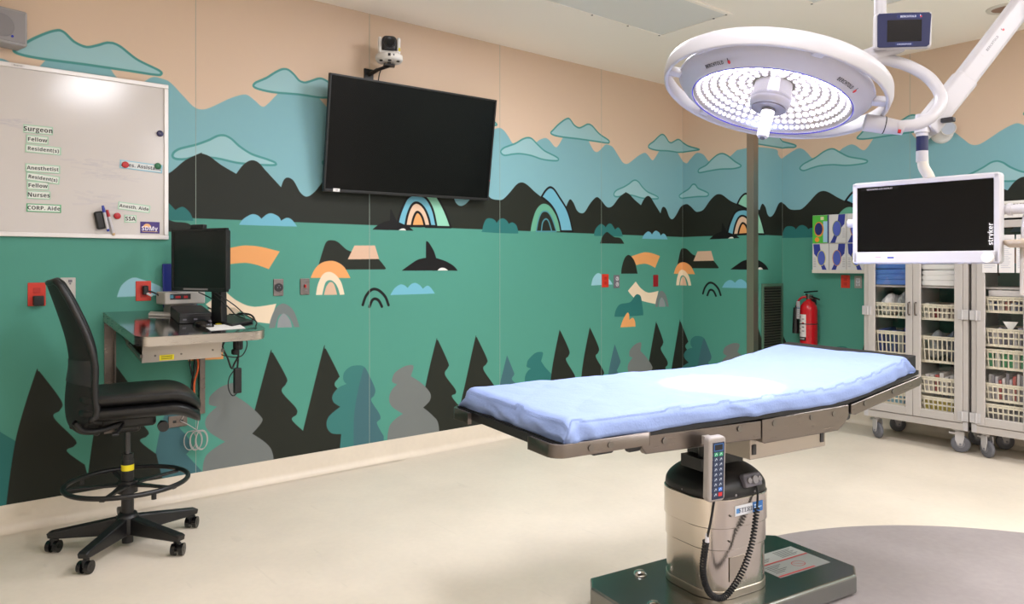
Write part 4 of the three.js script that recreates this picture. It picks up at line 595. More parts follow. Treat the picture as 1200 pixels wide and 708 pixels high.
  const sheet = surface((u, v) => {
    const i = Math.round(u * nu), [z0, y0] = ringPts[i];
    // v: ends are turned down over the mattress ends
    const L = XB - XA, e = 0.075, vv = v * (L + 2 * e) - e; let x, k = 0;
    if (vv < 0) { k = -vv / e; x = XA; } else if (vv > L) { k = (vv - L) / e; x = XB; } else x = XA + vv;
    const round = Math.max(0, 1 - Math.min(vv, L - vv) / 0.03), ro = vv >= 0 && vv <= L ? 0.016 * round * round : 0.016;
    let y = y0 + rise(x) - ro, z = z0;
    if (k > 0) { y -= Math.max(0, (y0 - BOT) - 0.012) * k * 0.98; x += (x < 0 ? -1 : 1) * 0.012 * Math.sin(Math.min(1, k) * Math.PI); z *= 1 - 0.012 * k; }
    const sideness = Math.min(1, Math.max(0, (TOP - y0) / 0.05)), cornerA = Math.max(0, 1 - (x - XA) / 0.16), cornerB = Math.max(0, 1 - (XB - x) / 0.2), corner = Math.max(cornerA, cornerB);
    const big = hash3(x * 3.2 + 40, z * 5 + 9) - 0.5, fold = hash3(x * 16 + 20 + y0 * 30, z * 9 + 5) - 0.5, crease = Math.pow(Math.abs(hash3(x * 5.5 + z * 6 + 60, z * 3.1 - x * 4 + 80) - 0.5) * 2, 0.5);
    y += (1 - sideness) * (0.008 * big + 0.004 * fold - 0.006 * (1 - crease));
    const w = sideness * (0.014 * fold + 0.010 * big) + corner * sideness * 0.034 * Math.sin(x * 70 + z * 30 + y0 * 40) * (0.4 + fold);
    z += Math.sign(z0) * w; if (cornerB > 0.4 && z > 0) y += 0.02 * (cornerB - 0.4) * Math.min(1, z / HW); if (sideness > 0.9) y += 0.008 * (hash3(x * 7 + 3, 11) - 0.5);
    if (k > 0) x += (hash3(z * 14 + 7, k * 4 + 2) - 0.5) * 0.018;
    return [x, y, z];
  }, nu, N);
  mesh('cloth', sheet, M.blueSheet, sh);
}
// ---------------------------------------------------------------- surgical lamp
{
  const P = at(1.09, 3.1, 2.15), dn = at(-0.252, -0.133, 0).sub(at(0, 0, 0)).setY(-0.959).normalize();
  const t = thing('surgical_lamp', 'round white surgical lamp with bright LED face, outer ring and ceiling tube', 'surgical lamp', P.toArray());
  const up = dn.clone().negate(), rx = at(1, 0, 0).sub(at(0, 0, 0)); rx.addScaledVector(up, -rx.dot(up)).normalize();
  const q = new THREE.Quaternion().setFromRotationMatrix(new THREE.Matrix4().makeBasis(rx, up, rx.clone().cross(up)));
  const head = (name, g, m, keep, par = t) => { const o = mesh(name, g, m, par, keep); o.quaternion.copy(q); return o; };
  const body = head('lamp_body', [lathe([[0.3225, 0.012], [0.3235, -0.004], [0.328, -0.007], [0.336, -0.004], [0.376, 0.028], [0.388, 0.042], [0.394, 0.056], [0.392, 0.072], [0.378, 0.088], [0.34, 0.105], [0.25, 0.125], [0.12, 0.135], [0.001, 0.137]], 96)], M.whiteDimmed);
  head('body_rib', [new THREE.TorusGeometry(0.391, 0.007, 10, 96).rotateX(Math.PI / 2).translate(0, 0.058, 0)], M.whiteDimmed);
  head('outer_ring', [lathe([[0.438, 0.03], [0.44, 0.022], [0.448, 0.02], [0.455, 0.026], [0.462, 0.06], [0.458, 0.088], [0.45, 0.094], [0.442, 0.088], [0.438, 0.06], [0.438, 0.03]], 120)], M.whiteDimmed);
  for (const a of [3.25, 4.25, 5.35, 0.35, 1.5]) head('ring_bracket', rbox(0.07, 0.03, 0.05, 0.01, 0.42, 0.05, 0).rotateY(-a), M.whiteDimmed);
  head('seal_line', new THREE.TorusGeometry(0.3245, 0.0022, 8, 120).rotateX(Math.PI / 2).translate(0, -0.0065, 0), M.sealCol);
  const refl = head('reflector', (() => { const g = lathe([[0.318, 0.006], [0.29, 0.03], [0.23, 0.055], [0.16, 0.07], [0.085, 0.078]], 72).toNonIndexed(); g.computeVertexNormals(); return g; })(), std(0xa9a3aa, 0.3, 0.9));
  // LED lenses lie in rings in the reflector
  const led = new THREE.MeshStandardMaterial({ color: 0xf4f2ff, roughness: 0.3, emissive: 0xf6f2ff, emissiveIntensity: 1.7 });
  const lens = []; const at2 = (r) => { const p = [[0.318, 0.006], [0.29, 0.03], [0.23, 0.055], [0.16, 0.07], [0.085, 0.078]]; for (let i = 0; i < 4; i++) if (r <= p[i][0] && r >= p[i + 1][0]) { const f = (p[i][0] - r) / (p[i][0] - p[i + 1][0]); return [p[i][1] + (p[i + 1][1] - p[i][1]) * f, Math.atan2(p[i + 1][1] - p[i][1], p[i][0] - p[i + 1][0])]; } return [0.07, 0.1]; };
  for (const [r, n, s] of [[0.304, 78, 0.0095], [0.278, 58, 0.0122], [0.246, 46, 0.0142], [0.21, 36, 0.0155], [0.172, 28, 0.0165], [0.133, 20, 0.0165], [0.1, 18, 0.011]]) for (let i = 0; i < n; i++) { const [y, sl] = at2(r); lens.push(new THREE.SphereGeometry(s, 10, 4, 0, Math.PI * 2, 0, Math.PI / 2).scale(1, 0.4, 1).rotateX(Math.PI).rotateZ(-sl).translate(r, y - 0.001, 0).rotateY((i + (n % 4) * 0.25) / n * Math.PI * 2)); }
  const lm = head('led_lenses', lens, led); lm.userData.kind = 'stuff';
  head('cover_glass', new THREE.CylinderGeometry(0.321, 0.321, 0.003, 96).translate(0, -0.0035, 0), M.glass);
  const hub = head('hub', [lathe([[0.001, -0.03], [0.066, -0.03], [0.078, -0.024], [0.082, -0.006], [0.082, 0.004], [0.078, 0.006], [0.084, 0.01], [0.084, 0.026], [0.078, 0.03], [0.078, 0.08]], 48)], M.whiteDimmed);
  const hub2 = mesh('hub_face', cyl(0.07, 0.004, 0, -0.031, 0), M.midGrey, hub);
  const hd = mesh('handle', lathe([[0.001, -0.165], [0.01, -0.165], [0.012, -0.158], [0.02, -0.16], [0.0235, -0.152], [0.022, -0.1], [0.026, -0.05], [0.027, -0.03], [0.001, -0.03]], 32), M.whiteDimmed, hub);
  mesh('handle_eye', cyl(0.011, 0.006, 0, -0.163, 0), tone(0x2b3350, 0.2), hub);
  // lettering on the sloping rim
  const brand = (cv, w, h) => { text(cv, 'BERCHTOLD', w * 0.45, h * 0.56, h * 0.62, '#26252a'); cv.fillStyle = '#1d1c22'; cv.fillRect(w * 0.915, h * 0.15, h * 0.12, h * 0.5); cv.fillStyle = '#c5252c'; cv.beginPath(); cv.arc(w * 0.95, h * 0.65, h * 0.24, 0, 7); cv.fill(); };
  const rimPrint = print(0.14, 0.026, 2400, (cv, w, h) => brand(cv, w, h), 0.35, { transparent: true });
  for (const a0 of [1.0, 2.55]) {
    const g = surface((u, v) => { const a = a0 - (u - 0.5) * 0.4, r = 0.343 + 0.027 * v, y = -0.004 + (r - 0.336) / 0.04 * 0.032 - 0.0016; return [r * Math.cos(a), y, r * Math.sin(a)]; }, 20, 1);
    head('brand_lettering', g, rimPrint, true);
  }
  // yoke, joints and ceiling tube (survey axes)
  const L = (r, f, h) => at(r, f, h).sub(P);
  mesh('lower_joint', [rod(L(1.46, 3.04, 2.052), L(1.53, 3.02, 2.037), 0.036), rod(L(1.53, 3.02, 2.037), L(1.6, 3.0, 2.02), 0.034, 0.028)], M.whiteDimmed, t);
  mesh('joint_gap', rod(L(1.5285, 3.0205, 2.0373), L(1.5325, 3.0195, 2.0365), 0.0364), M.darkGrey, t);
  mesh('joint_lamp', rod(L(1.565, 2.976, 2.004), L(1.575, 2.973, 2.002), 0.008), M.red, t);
  mesh('yoke', tube([L(1.57, 3.0, 2.028), L(1.65, 2.99, 2.035), L(1.72, 2.99, 2.075), L(1.765, 3.02, 2.15), L(1.745, 3.06, 2.235), L(1.68, 3.09, 2.295), L(1.6, 3.1, 2.325), L(1.54, 3.1, 2.335)], 0.024, 80, 16), M.whiteDimmed, t);
  mesh('upper_joint', [rod(L(1.41, 3.1, 2.302), L(1.46, 3.1, 2.322), 0.03, 0.036), rod(L(1.46, 3.1, 2.322), L(1.64, 3.1, 2.393), 0.036, 0.034), rod(L(1.4, 3.1, 2.25), L(1.415, 3.1, 2.3), 0.012)], M.whiteDimmed, t);
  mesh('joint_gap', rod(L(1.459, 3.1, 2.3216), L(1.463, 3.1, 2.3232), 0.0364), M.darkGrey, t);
  mesh('ceiling_tube', [rod(L(1.555, 3.1, 2.38), L(1.555, 3.1, CEIL - 0.03), 0.0245), rod(L(1.555, 3.1, CEIL - 0.04), L(1.555, 3.1, CEIL - 0.001), 0.09)], M.whiteDimmed, t);
  const dp = new THREE.Group(); dp.name = 'control_display'; dp.position.copy(L(1.61, 3.02, 2.427)); dp.rotation.y = YAW - 0.1; dp.rotateX(0.05); t.add(dp);
  mesh('housing', extrude(rrect(0.222, 0.146, 0.014), 0.036, 0.008).translate(0, 0, -0.03), M.whiteDimmed, dp);
  const face = shapeOf([[-0.104, -0.066], [-0.095, -0.07], [0.09, -0.07], [0.1, -0.062], [0.105, 0.06], [0.095, 0.068], [0, 0.07], [-0.1, 0.068], [-0.106, 0.06]]);
  mesh('face_plate', extrude(face, 0.006, 0.002).translate(0, 0, 0.005), M.navy, dp);
  mesh('screen', box(0.135, 0.088, 0.002, 0.0, -0.004, 0.0105), tone(0x14151c, 0.12), dp);
  const nm = card('brand_lettering', 0.1, 0.014, 0.0006, print(0.1, 0.014, 2400, (c, w, h) => { c.fillStyle = '#15225c'; c.fillRect(0, 0, w, h); text(c, 'BERCHTOLD', w * 0.44, h * 0.55, 0.011, '#c9ccd8'); c.fillStyle = '#d0d2de'; c.fillRect(w * 0.9, 0.001, 0.0025, 0.008); c.fillStyle = '#c5252c'; c.beginPath(); c.arc(w * 0.94, h * 0.65, 0.0036, 0, 7); c.fill(); }), dp); nm.position.set(0.02, 0.054, 0.0116);
  const nm2 = card('model_lettering', 0.07, 0.009, 0.0006, print(0.07, 0.009, 2400, (c, w, h) => { c.fillStyle = '#15225c'; c.fillRect(0, 0, w, h); text(c, 'CHROMOPHARE', w / 2, h * 0.55, 0.0075, '#b9bdd0'); }), dp); nm2.position.set(0.0, -0.058, 0.0116);
  // the lamp's light, in front of its glass, pointed at the field
  const sp = new THREE.SpotLight(0xf6f4ff, 170, 0, 0.2, 0.75, 2); sp.name = 'surgical_light_beam'; sp.position.copy(P.clone().addScaledVector(dn, 0.2)); sp.target.position.set(2.6, 0.97, 3.04); sp.castShadow = true; sp.shadow.radius = 4; scene.add(sp, sp.target);
  const fl = new THREE.RectAreaLight(0xf6f4ff, 17, 0.5, 0.5); fl.name = 'surgical_light_face'; fl.position.copy(P.clone().addScaledVector(dn, 0.045)); fl.lookAt(P.clone().addScaledVector(dn, 2)); fl.castShadow = true; scene.add(fl);
}
// ---------------------------------------------------------------- monitor on a ceiling spring arm
{
  const C = at(1.78, 3.18, 0), t = thing('ceiling_monitor', 'white framed surgical monitor hanging on a white ceiling spring arm', 'monitor', [C.x, 1.652, C.z], -87.4 * Math.PI / 180);
  const w = 0.59, h = 0.372;
  mesh('housing', [extrude(rrect(w, h, 0.016), 0.045, 0.006).translate(0, 0, -0.033), rbox(w * 0.7, h * 0.6, 0.03, 0.012, 0, 0, -0.045)], M.white, t);
  mesh('front_bezel', [rbox(w - 0.01, 0.02, 0.012, 0.004, 0, h / 2 - 0.014, 0.014), rbox(w - 0.01, 0.05, 0.012, 0.004, 0, -h / 2 + 0.029, 0.014), rbox(0.02, h - 0.01, 0.012, 0.004, -w / 2 + 0.013, 0, 0.014), rbox(0.022, h - 0.01, 0.012, 0.004, w / 2 - 0.013, 0, 0.014)], M.white, t);
  mesh('screen', box(w - 0.04, h - 0.065, 0.003, 0, 0.014, 0.0135), M.screen, t);
  mesh('control_knob', [cyl(0.024, 0.014, w / 2 - 0.045, -h / 2 + 0.026, 0.024, 'z', 0.021)], M.whiteMatte, t);
  const l1 = card('model_lettering', 0.16, 0.012, 0.0006, print(0.16, 0.012, 2000, (c, a, b) => { c.fillStyle = '#0b0b0d'; c.fillRect(0, 0, a, b); text(c, 'VISIONPRO LED DISPLAY', a / 2, b * 0.55, 0.0095, '#b9b4b4'); }, 0.15), t); l1.position.set(-w / 2 + 0.12, h / 2 - 0.034, 0.0153);
  const l2 = card('brand_lettering', 0.022, 0.1, 0.0006, print(0.022, 0.1, 1600, (c, a, b) => { c.fillStyle = '#0b0b0d'; c.fillRect(0, 0, a, b); c.translate(a * 0.5, b / 2); c.rotate(-Math.PI / 2); text(c, 'stryker', 0, 0, 0.026, '#e6e4e2'); }, 0.15), t); l2.position.set(w / 2 - 0.036, -0.065, 0.0153);
  const l3 = card('asset_sticker', 0.055, 0.02, 0.0006, print(0.055, 0.02, 1400, (c, a, b) => { c.fillStyle = '#d8d7da'; c.fillRect(0, 0, a, b); c.fillStyle = '#b08f9a'; c.fillRect(0.016, 0.008, 0.025, 0.004); }), t); l3.position.set(-w / 2 + 0.115, -h / 2 + 0.03, 0.0205);
  const l4 = card('asset_sticker', 0.034, 0.018, 0.0006, print(0.034, 0.018, 1400, (c, a, b) => { c.fillStyle = '#d8d7da'; c.fillRect(0, 0, a, b); c.fillStyle = '#4a4f94'; c.fillRect(0.003, 0.007, a - 0.006, 0.008); }), t); l4.position.set(-w / 2 + 0.17, -h / 2 + 0.03, 0.0205);
  mesh('side_handle', [cyl(0.018, 0.05, -w / 2 - 0.005, 0.005, -0.05, 'x'), cyl(0.021, 0.03, -w / 2 - 0.03, 0.005, -0.05, 'x', 0.017)], M.white, t);
  mesh('side_handle', [cyl(0.02, 0.16, w / 2 + 0.07, 0.035, -0.05, 'x'), cyl(0.025, 0.015, w / 2 + 0.015, 0.035, -0.05, 'x'), cyl(0.023, 0.02, w / 2 + 0.075, 0.035, -0.05, 'x')], M.white, t);
  // arm, in survey axes
  const inv = new THREE.Matrix4().makeRotationY(87.4 * Math.PI / 180), L = (r, f, hh) => at(r, f, hh).sub(V(C.x, 1.652, C.z)).applyMatrix4(inv);
  mesh('neck', [tube([L(1.768, 3.16, 1.93), L(1.772, 3.16, 1.885), L(1.8, 3.17, 1.845), L(1.83, 3.2, 1.8), L(1.835, 3.22, 1.7)], 0.022, 40, 14), rbox(0.12, 0.12, 0.04, 0.008, 0.03, 0.02, -0.075)], M.offWhite, t);
  mesh('white_collar', rod(L(1.766, 3.16, 1.905), L(1.766, 3.16, 1.952), 0.0235), M.white, t);
  mesh('blue_collar', rod(L(1.766, 3.16, 1.952), L(1.766, 3.16, 2.015), 0.0235), M.navy, t);
  mesh('elbow_joint', [rod(L(1.766, 3.16, 2.015), L(1.766, 3.16, 2.035), 0.024), rod(L(1.766, 3.16, 2.03), L(1.766, 3.16, 2.11), 0.03, 0.026)], M.white, t);
  const beam = (a, b, s, th, name, m) => { const d = b.clone().sub(a), len = d.length(), g = extrude(rrect(s, th, 0.018), len, 0.006).translate(0, 0, -len / 2); const z = d.normalize(), x = V(0, 1, 0).cross(z).normalize(), y = z.clone().cross(x); g.applyMatrix4(new THREE.Matrix4().makeBasis(x, y, z)); const mid = a.clone().add(b).multiplyScalar(0.5); g.translate(mid.x, mid.y, mid.z); return mesh(name, g, m, t); };
  beam(L(1.78, 3.16, 2.05), L(1.95, 3.16, 2.262), 0.075, 0.098, 'spring_arm_end', M.whiteDimmed);
  const arm = beam(L(1.935, 3.16, 2.243), L(2.5, 3.16, 2.98), 0.068, 0.088, 'spring_arm', M.whiteDimmed);
  mesh('arm_latch', [rbox(0.05, 0.02, 0.03, 0.005).applyMatrix4(new THREE.Matrix4().makeTranslation(...L(1.845, 3.105, 2.075).toArray()))], M.darkGrey, t);
  const bl = card('brand_lettering', 0.15, 0.018, 0.0006, print(0.15, 0.018, 2000, (c, a, b) => { c.fillStyle = '#b9b6ba'; c.fillRect(0, 0, a, b); text(c, 'BERCHTOLD', a * 0.44, b * 0.55, 0.014, '#55535a'); c.fillStyle = '#2a2a33'; c.fillRect(a * 0.905, 0.001, 0.003, 0.009); c.fillStyle = '#c5252c'; c.beginPath(); c.arc(a * 0.94, b * 0.65, 0.005, 0, 7); c.fill(); }, 0.35), t);
  const d = L(2.5, 3.16, 2.98).sub(L(1.935, 3.16, 2.243)).normalize(), n = L(0, -1, 0).sub(L(0, 0, 0)).normalize(), yv = n.clone().cross(d);
  bl.quaternion.setFromRotationMatrix(new THREE.Matrix4().makeBasis(d, yv, n)); bl.position.copy(L(2.06, 3.16, 2.406).addScaledVector(n, 0.0345).addScaledVector(yv, 0.012));
  mesh('ceiling_mount', [rod(L(2.5, 3.16, 2.9), L(2.5, 3.16, CEIL - 0.03), 0.05), rod(L(2.5, 3.16, CEIL - 0.04), L(2.5, 3.16, CEIL - 0.001), 0.13)], M.white, t);
}
{ // boom shelf at the edge of the view
  const p = at(2.06, 2.95, 0), t = thing('boom_tray', 'beige round tray on a pale post beside the surgical monitor', 'tray', [p.x, 0, p.z]);
  mesh('tray', lathe([[0.001, 1.532], [0.05, 1.532], [0.07, 1.545], [0.075, 1.56], [0.07, 1.563], [0.001, 1.556]], 40), tone(0xc9b8a2, 0.5), t);
  mesh('post', [cyl(0.02, 0.2, 0.015, 1.44, 0), cyl(0.012, 0.06, 0, 1.585, 0)], tone(0xcbbfb0, 0.45), t);
  mesh('elbow', tube([[0, 1.56, 0], [-0.005, 1.61, 0.0], [0.02, 1.66, 0.0], [0.09, 1.69, 0]], 0.011, 24, 10), M.white, t);
  mesh('ceiling_drop', [tube([[0.09, 1.69, 0], [0.17, 1.75, 0.02], [0.2, 1.9, 0.04], [0.2, CEIL - 0.03, 0.04]], 0.016, 50, 12), cyl(0.07, 0.03, 0.2, CEIL - 0.0155, 0.04)], M.white, t);
}
// ---------------------------------------------------------------- glass-door supply cabinets on castors
const CB = { w: 0.795, d: 0.49, y0: 0.187, y1: 1.935 };
function cabinet(zc, label, header) {
  const { w, d, y0, y1 } = CB, t = thing('supply_cabinet', label, 'cabinet', [6.25 + 0.005, 0, zc], -Math.PI / 2);   // local z = 0 is the front plane, the cabinet runs to -d
  const th = 0.018, p = 0.036;
  mesh('body', [box(th, y1 - y0, d, -w / 2 + th / 2, (y0 + y1) / 2, -d / 2 - 0.022), box(th, y1 - y0, d, w / 2 - th / 2, (y0 + y1) / 2, -d / 2 - 0.022), box(w, th, d, 0, y1 - th / 2, -d / 2 - 0.022), box(w, 0.03, d, 0, y0 + 0.015, -d / 2 - 0.022)], M.cabinet, t);
  mesh('back_panel', box(w - 2 * th, y1 - y0 - 0.05, 0.006, 0, (y0 + y1) / 2, -d - 0.018), M.cabinet, t);
  mesh('front_frame', [rbox(p, y1 - y0, 0.024, 0.004, -w / 2 + p / 2, (y0 + y1) / 2, -0.012), rbox(p, y1 - y0, 0.024, 0.004, w / 2 - p / 2, (y0 + y1) / 2, -0.012), rbox(w, 0.055, 0.024, 0.004, 0, y0 + 0.0275, -0.0115)], M.cabinet, t);
  const hdr = mesh('header', rbox(w - 0.002, 0.125, 0.03, 0.004, 0, y1 - 0.0625, -0.013), M.whiteMatte, t);
  if (header) { const s = card('header_lettering', 0.5, 0.05, 0.001, print(0.5, 0.05, 700, (c, a, b) => { c.fillStyle = '#d4cfca'; c.fillRect(0, 0, a, b); text(c, header, 0.02, b / 2, 0.04, '#5d5856', 'bold', 'sans-serif', 'left'); }), hdr); s.position.set(-0.13, y1 - 0.04, 0.003); }
  for (const s of [-1, 1]) {
    const dw = w / 2 - p - 0.003, cx = s * (dw / 2 + 0.0015), ya = y0 + 0.06, yb = y1 - 0.14, st = 0.056, dr = new THREE.Group();
    const door = mesh('door', [rbox(st, yb - ya, 0.022, 0.004, cx - dw / 2 + st / 2, (ya + yb) / 2, 0.0), rbox(st, yb - ya, 0.022, 0.004, cx + dw / 2 - st / 2, (ya + yb) / 2, 0.0), rbox(dw - 2 * st, 0.065, 0.022, 0.004, cx, ya + 0.0325, 0.0), rbox(dw - 2 * st, 0.055, 0.022, 0.004, cx, yb - 0.0275, 0.0)], M.cabinet, t);
    mesh('glass_pane', box(dw - 2 * st + 0.01, yb - ya - 0.11, 0.003, cx, (ya + yb) / 2, -0.003), M.glass, door);
    mesh('handle', tube([[cx - s * (dw / 2 - 0.024), 1.06, 0.011], [cx - s * (dw / 2 - 0.024), 1.065, 0.032], [cx - s * (dw / 2 - 0.024), 1.13, 0.036], [cx - s * (dw / 2 - 0.024), 1.155, 0.032], [cx - s * (dw / 2 - 0.024), 1.16, 0.011]], 0.006, 30, 10), M.satin, door);
    for (const hy of [1.08, 0.3, 1.7]) mesh('hinge', [rbox(0.075, 0.075, 0.008, 0.003, s * (w / 2 - p / 2 - 0.012), hy, 0.015), cyl(0.007, 0.076, s * (w / 2 - p - 0.001), hy, 0.017, 'y', 0.007, 14), cyl(0.004, 0.003, s * (w / 2 - p / 2 + 0.008), hy + 0.022, 0.0195, 'z', 0.004, 8), cyl(0.004, 0.003, s * (w / 2 - p / 2 + 0.008), hy - 0.022, 0.0195, 'z', 0.004, 8)], M.paleGrey, t);
    mesh('corner_cap', rbox(0.038, 0.075, 0.03, 0.006, s * (w / 2 - 0.019), y0 + 0.036, -0.011), M.paleGrey, t);
  }
  mesh('shelf', box(w - 2 * th, 0.016, d - 0.06, 0, 1.287, -d / 2 - 0.03), M.cabinet, t);
  mesh('centre_divider', box(0.012, y1 - y0 - 0.12, d - 0.08, 0, (y0 + y1) / 2 - 0.02, -d / 2 - 0.05), M.cabinet, t);
  for (const [x, z, a] of [[-w / 2 + 0.075, -0.07, -0.6], [w / 2 - 0.095, -0.07, 0.25], [-w / 2 + 0.075, -d + 0.06, 0.8], [w / 2 - 0.095, -d + 0.06, 0.4]]) {
    const c = mesh('castor', [rbox(0.075, 0.012, 0.075, 0.004, 0, y0 - 0.006, 0), cyl(0.026, 0.02, 0, y0 - 0.02, 0), extrude(shapeOf([[-0.03, 0.165], [0.03, 0.165], [0.035, 0.12], [0.018, 0.055], [-0.012, 0.055], [-0.03, 0.1]]), 0.006, 0.002).translate(0.012, 0, 0.022), extrude(shapeOf([[-0.03, 0.165], [0.03, 0.165], [0.035, 0.12], [0.018, 0.055], [-0.012, 0.055], [-0.03, 0.1]]), 0.006, 0.002).translate(0.012, 0, -0.028), rbox(0.05, 0.016, 0.055, 0.005, -0.035, 0.15, 0)], M.paleGrey, t);
    c.position.set(x, 0, z); c.rotation.y = a;
    const wl = mesh('wheel', [lathe([[0.03, -0.018], [0.055, -0.017], [0.066, -0.01], [0.068, 0], [0.066, 0.01], [0.055, 0.017], [0.03, 0.018]], 40).rotateX(Math.PI / 2).translate(0.018, 0.068, 0)], M.wheelGrey, c);
    mesh('wheel_hub', [cyl(0.034, 0.03, 0.018, 0.068, 0, 'z'), cyl(0.008, 0.064, 0.018, 0.068, 0, 'z')], tone(0x85858c, 0.5), c);
  }
  return t;
}
const ZC1 = 2.2945, ZC2 = 3.1125;
cabinet(ZC1, 'grey glass-door supply cabinet next to the red fire extinguisher', null);
cabinet(ZC2, 'grey glass-door supply cabinet headed STERILE SUPPLIES', 'STERILE SUPPLIES');
const inCab = (zc, lx, y, lz) => [6.255 - lz, y, zc + lx];
function basketGeo(w, d, h, n) {                               // slotted plastic bin, open top
  const g = [], k = 0.008, tp = 0.012, r = 0.012;
  g.push(rbox(w, r, 0.012, 0.003, 0, h - r / 2, d / 2), rbox(w, r, 0.012, 0.003, 0, h - r / 2, -d / 2), rbox(0.012, r, d, 0.003, w / 2, h - r / 2, 0), rbox(0.012, r, d, 0.003, -w / 2, h - r / 2, 0));
  g.push(box(w - 2 * tp, 0.004, d - 2 * tp, 0, 0.004, 0));
  for (const s of [1, -1]) for (const [y, hh] of [[0.012, 0.02], [h * 0.5, 0.012], [h - 0.022, 0.016]]) { const f = 1 - tp * 2 / w * (1 - y / h); g.push(box(w * f, hh, 0.003, 0, y, s * (d / 2 - tp * (1 - y / h))), box(0.003, hh, d - 2 * tp * (1 - y / h), s * (w / 2 - tp * (1 - y / h)), y, 0)); }
  for (let i = 0; i <= n; i++) { const f = i / n - 0.5; for (const s of [1, -1]) g.push(rod(V(f * (w - 2 * tp), 0.006, s * (d / 2 - tp)), V(f * (w - 0.006), h - 0.01, s * (d / 2)), 0.0055, 0.0055, 4)); }
  const m = Math.round(n * d / w); for (let i = 0; i <= m; i++) { const f = i / m - 0.5; for (const s of [1, -1]) g.push(rod(V(s * (w / 2 - tp), 0.006, f * (d - 2 * tp)), V(s * (w / 2), h - 0.01, f * (d - 0.006)), 0.0055, 0.0055, 4)); }
  return mergeGeometries(g.map(plain));
}
const BW = 0.315, BD = 0.37;
const geoCache = new Map();
function basket(zc, side, y, h, label, fill) {
  const n = 9, key = h.toFixed(3); if (!geoCache.has(key)) geoCache.set(key, basketGeo(BW, BD, h, n));
  const t = thing('storage_basket', label, 'basket', inCab(zc, side * 0.183, y, -0.225), -Math.PI / 2, 'slotted cream baskets in the supply cabinets');
  mesh('bin', geoCache.get(key).clone(), M.cream, t);
  mesh('runner', [box(0.012, 0.008, BD + 0.02, BW / 2 + 0.008, h - 0.016, 0), box(0.012, 0.008, BD + 0.02, -BW / 2 - 0.008, h - 0.016, 0)], M.paleGrey, t);
  if (!fill) return;
  const [name, plab, cat, cols, cnt, hh, soft] = fill;
  for (let i = 0; i < cnt; i++) {
    const wx = (BW - 0.06) / cnt, x = -BW / 2 + 0.03 + wx * (i + 0.5), col = cols[i % cols.length], H = hh * rnd(0.82, 1.1), m = typeof col === 'number' ? tone(col, 0.5) : col;
    let g;
    if (soft) { g = new THREE.IcosahedronGeometry(1, 3); const p = g.attributes.position; for (let q = 0; q < p.count; q++) { const v = V(p.getX(q), p.getY(q), p.getZ(q)), k = 1 + 0.28 * (vnoise(v.x * 2.3 + i * 7 + 20, v.y * 2.3 + v.z * 1.9 + 30, 999) - 0.5) * 2; p.setXYZ(q, v.x * k, v.y * k, v.z * k); } g.computeVertexNormals(); g.scale(wx * 0.52, H / 2, 0.12).translate(0, H / 2, 0.03); }
    else g = rbox(wx * 0.84, H, 0.24, 0.006, 0, H / 2, 0.03);
    const o = mesh(name, g, m, null); o.position.set(...inCab(zc, side * 0.183 + x, y + 0.008, -0.225)); o.rotation.y = -Math.PI / 2; if (!soft) o.rotateX(rnd(-0.05, 0.05));
    tag(o, plab, cat, plab);
  }
}
const L1 = 'left half of the cabinet by the extinguisher', R1 = 'right half of the cabinet by the extinguisher', L2 = 'left half of the STERILE SUPPLIES cabinet';
basket(ZC1, -1, 1.02, 0.13, 'shallow cream basket with a white bundle, ' + L1, ['wrapped_bundle', 'white wrapped bundle in the upper basket under blue scrubs', 'bundle', [M.towel, M.bag], 2, 0.2, true]);
basket(ZC1, -1, 0.72, 0.195, 'deep cream basket with dark blue packs, ' + L1, ['supply_pack', 'blue supply pack in the deep basket of the cabinet by the extinguisher', 'pack', [0x3a4a8c, 0x2c3566, 0x56608c, M.bag], 5, 0.2, false]);
basket(ZC1, -1, 0.45, 0.13, 'empty cream basket behind the table end, ' + L1, null);
basket(ZC1, -1, 0.3, 0.115, 'bottom cream basket with light blue packs, ' + L1, ['supply_pack', 'light blue supply pack in the bottom basket', 'pack', [0x8cc4dc, 0x6fb2d2], 6, 0.085, false]);
basket(ZC1, 1, 1.02, 0.13, 'shallow cream basket under the white towels, ' + R1, ['supply_pack', 'small pale packet in the basket under white towels', 'packet', [0xd8d0c4, 0xb9a89c, 0x8a3a3a, 0xc9c6c0], 7, 0.12, false]);
basket(ZC1, 1, 0.68, 0.215, 'deep cream basket with a grey bag, ' + R1, ['plastic_bag', 'clear grey plastic bag in the deep basket under the towels', 'bag', [M.bag, 0x5c6470], 2, 0.25, true]);
basket(ZC1, 1, 0.435, 0.135, 'cream basket with clear packets, ' + R1, ['supply_pack', 'clear and red packet in the low basket', 'packet', [0xc9c4c0, 0xb8b2b0, 0xa33a34, 0xd8d4d0], 7, 0.15, false]);
basket(ZC1, 1, 0.288, 0.125, 'bottom cream basket with yellow boxes, ' + R1, ['yellow_box', 'small yellow box in the bottom basket', 'box', [0xd8c32a, 0xc9b41c], 6, 0.09, false]);
basket(ZC2, -1, 1.1, 0.125, 'top cream basket with a long carton, ' + L2, ['supply_pack', 'white and blue packet in the top basket of the sterile cabinet', 'packet', [0xd9dade, 0x3a4670, 0xd6cfc8, 0xb8746a], 7, 0.085, false]);
basket(ZC2, -1, 0.845, 0.14, 'second cream basket with white pouches, ' + L2, ['supply_pack', 'grey and white pouch in the second basket of the sterile cabinet', 'pouch', [0x8d8c96, 0xd9d6d6, 0x9a94a0, 0x6f6c78], 8, 0.13, false]);
basket(ZC2, -1, 0.675, 0.155, 'third cream basket with green edged packs, ' + L2, ['supply_pack', 'white and green pack in the third basket of the sterile cabinet', 'pack', [0x2f9a63, 0xdcdcd6, 0x2f9a63], 6, 0.145, false]);
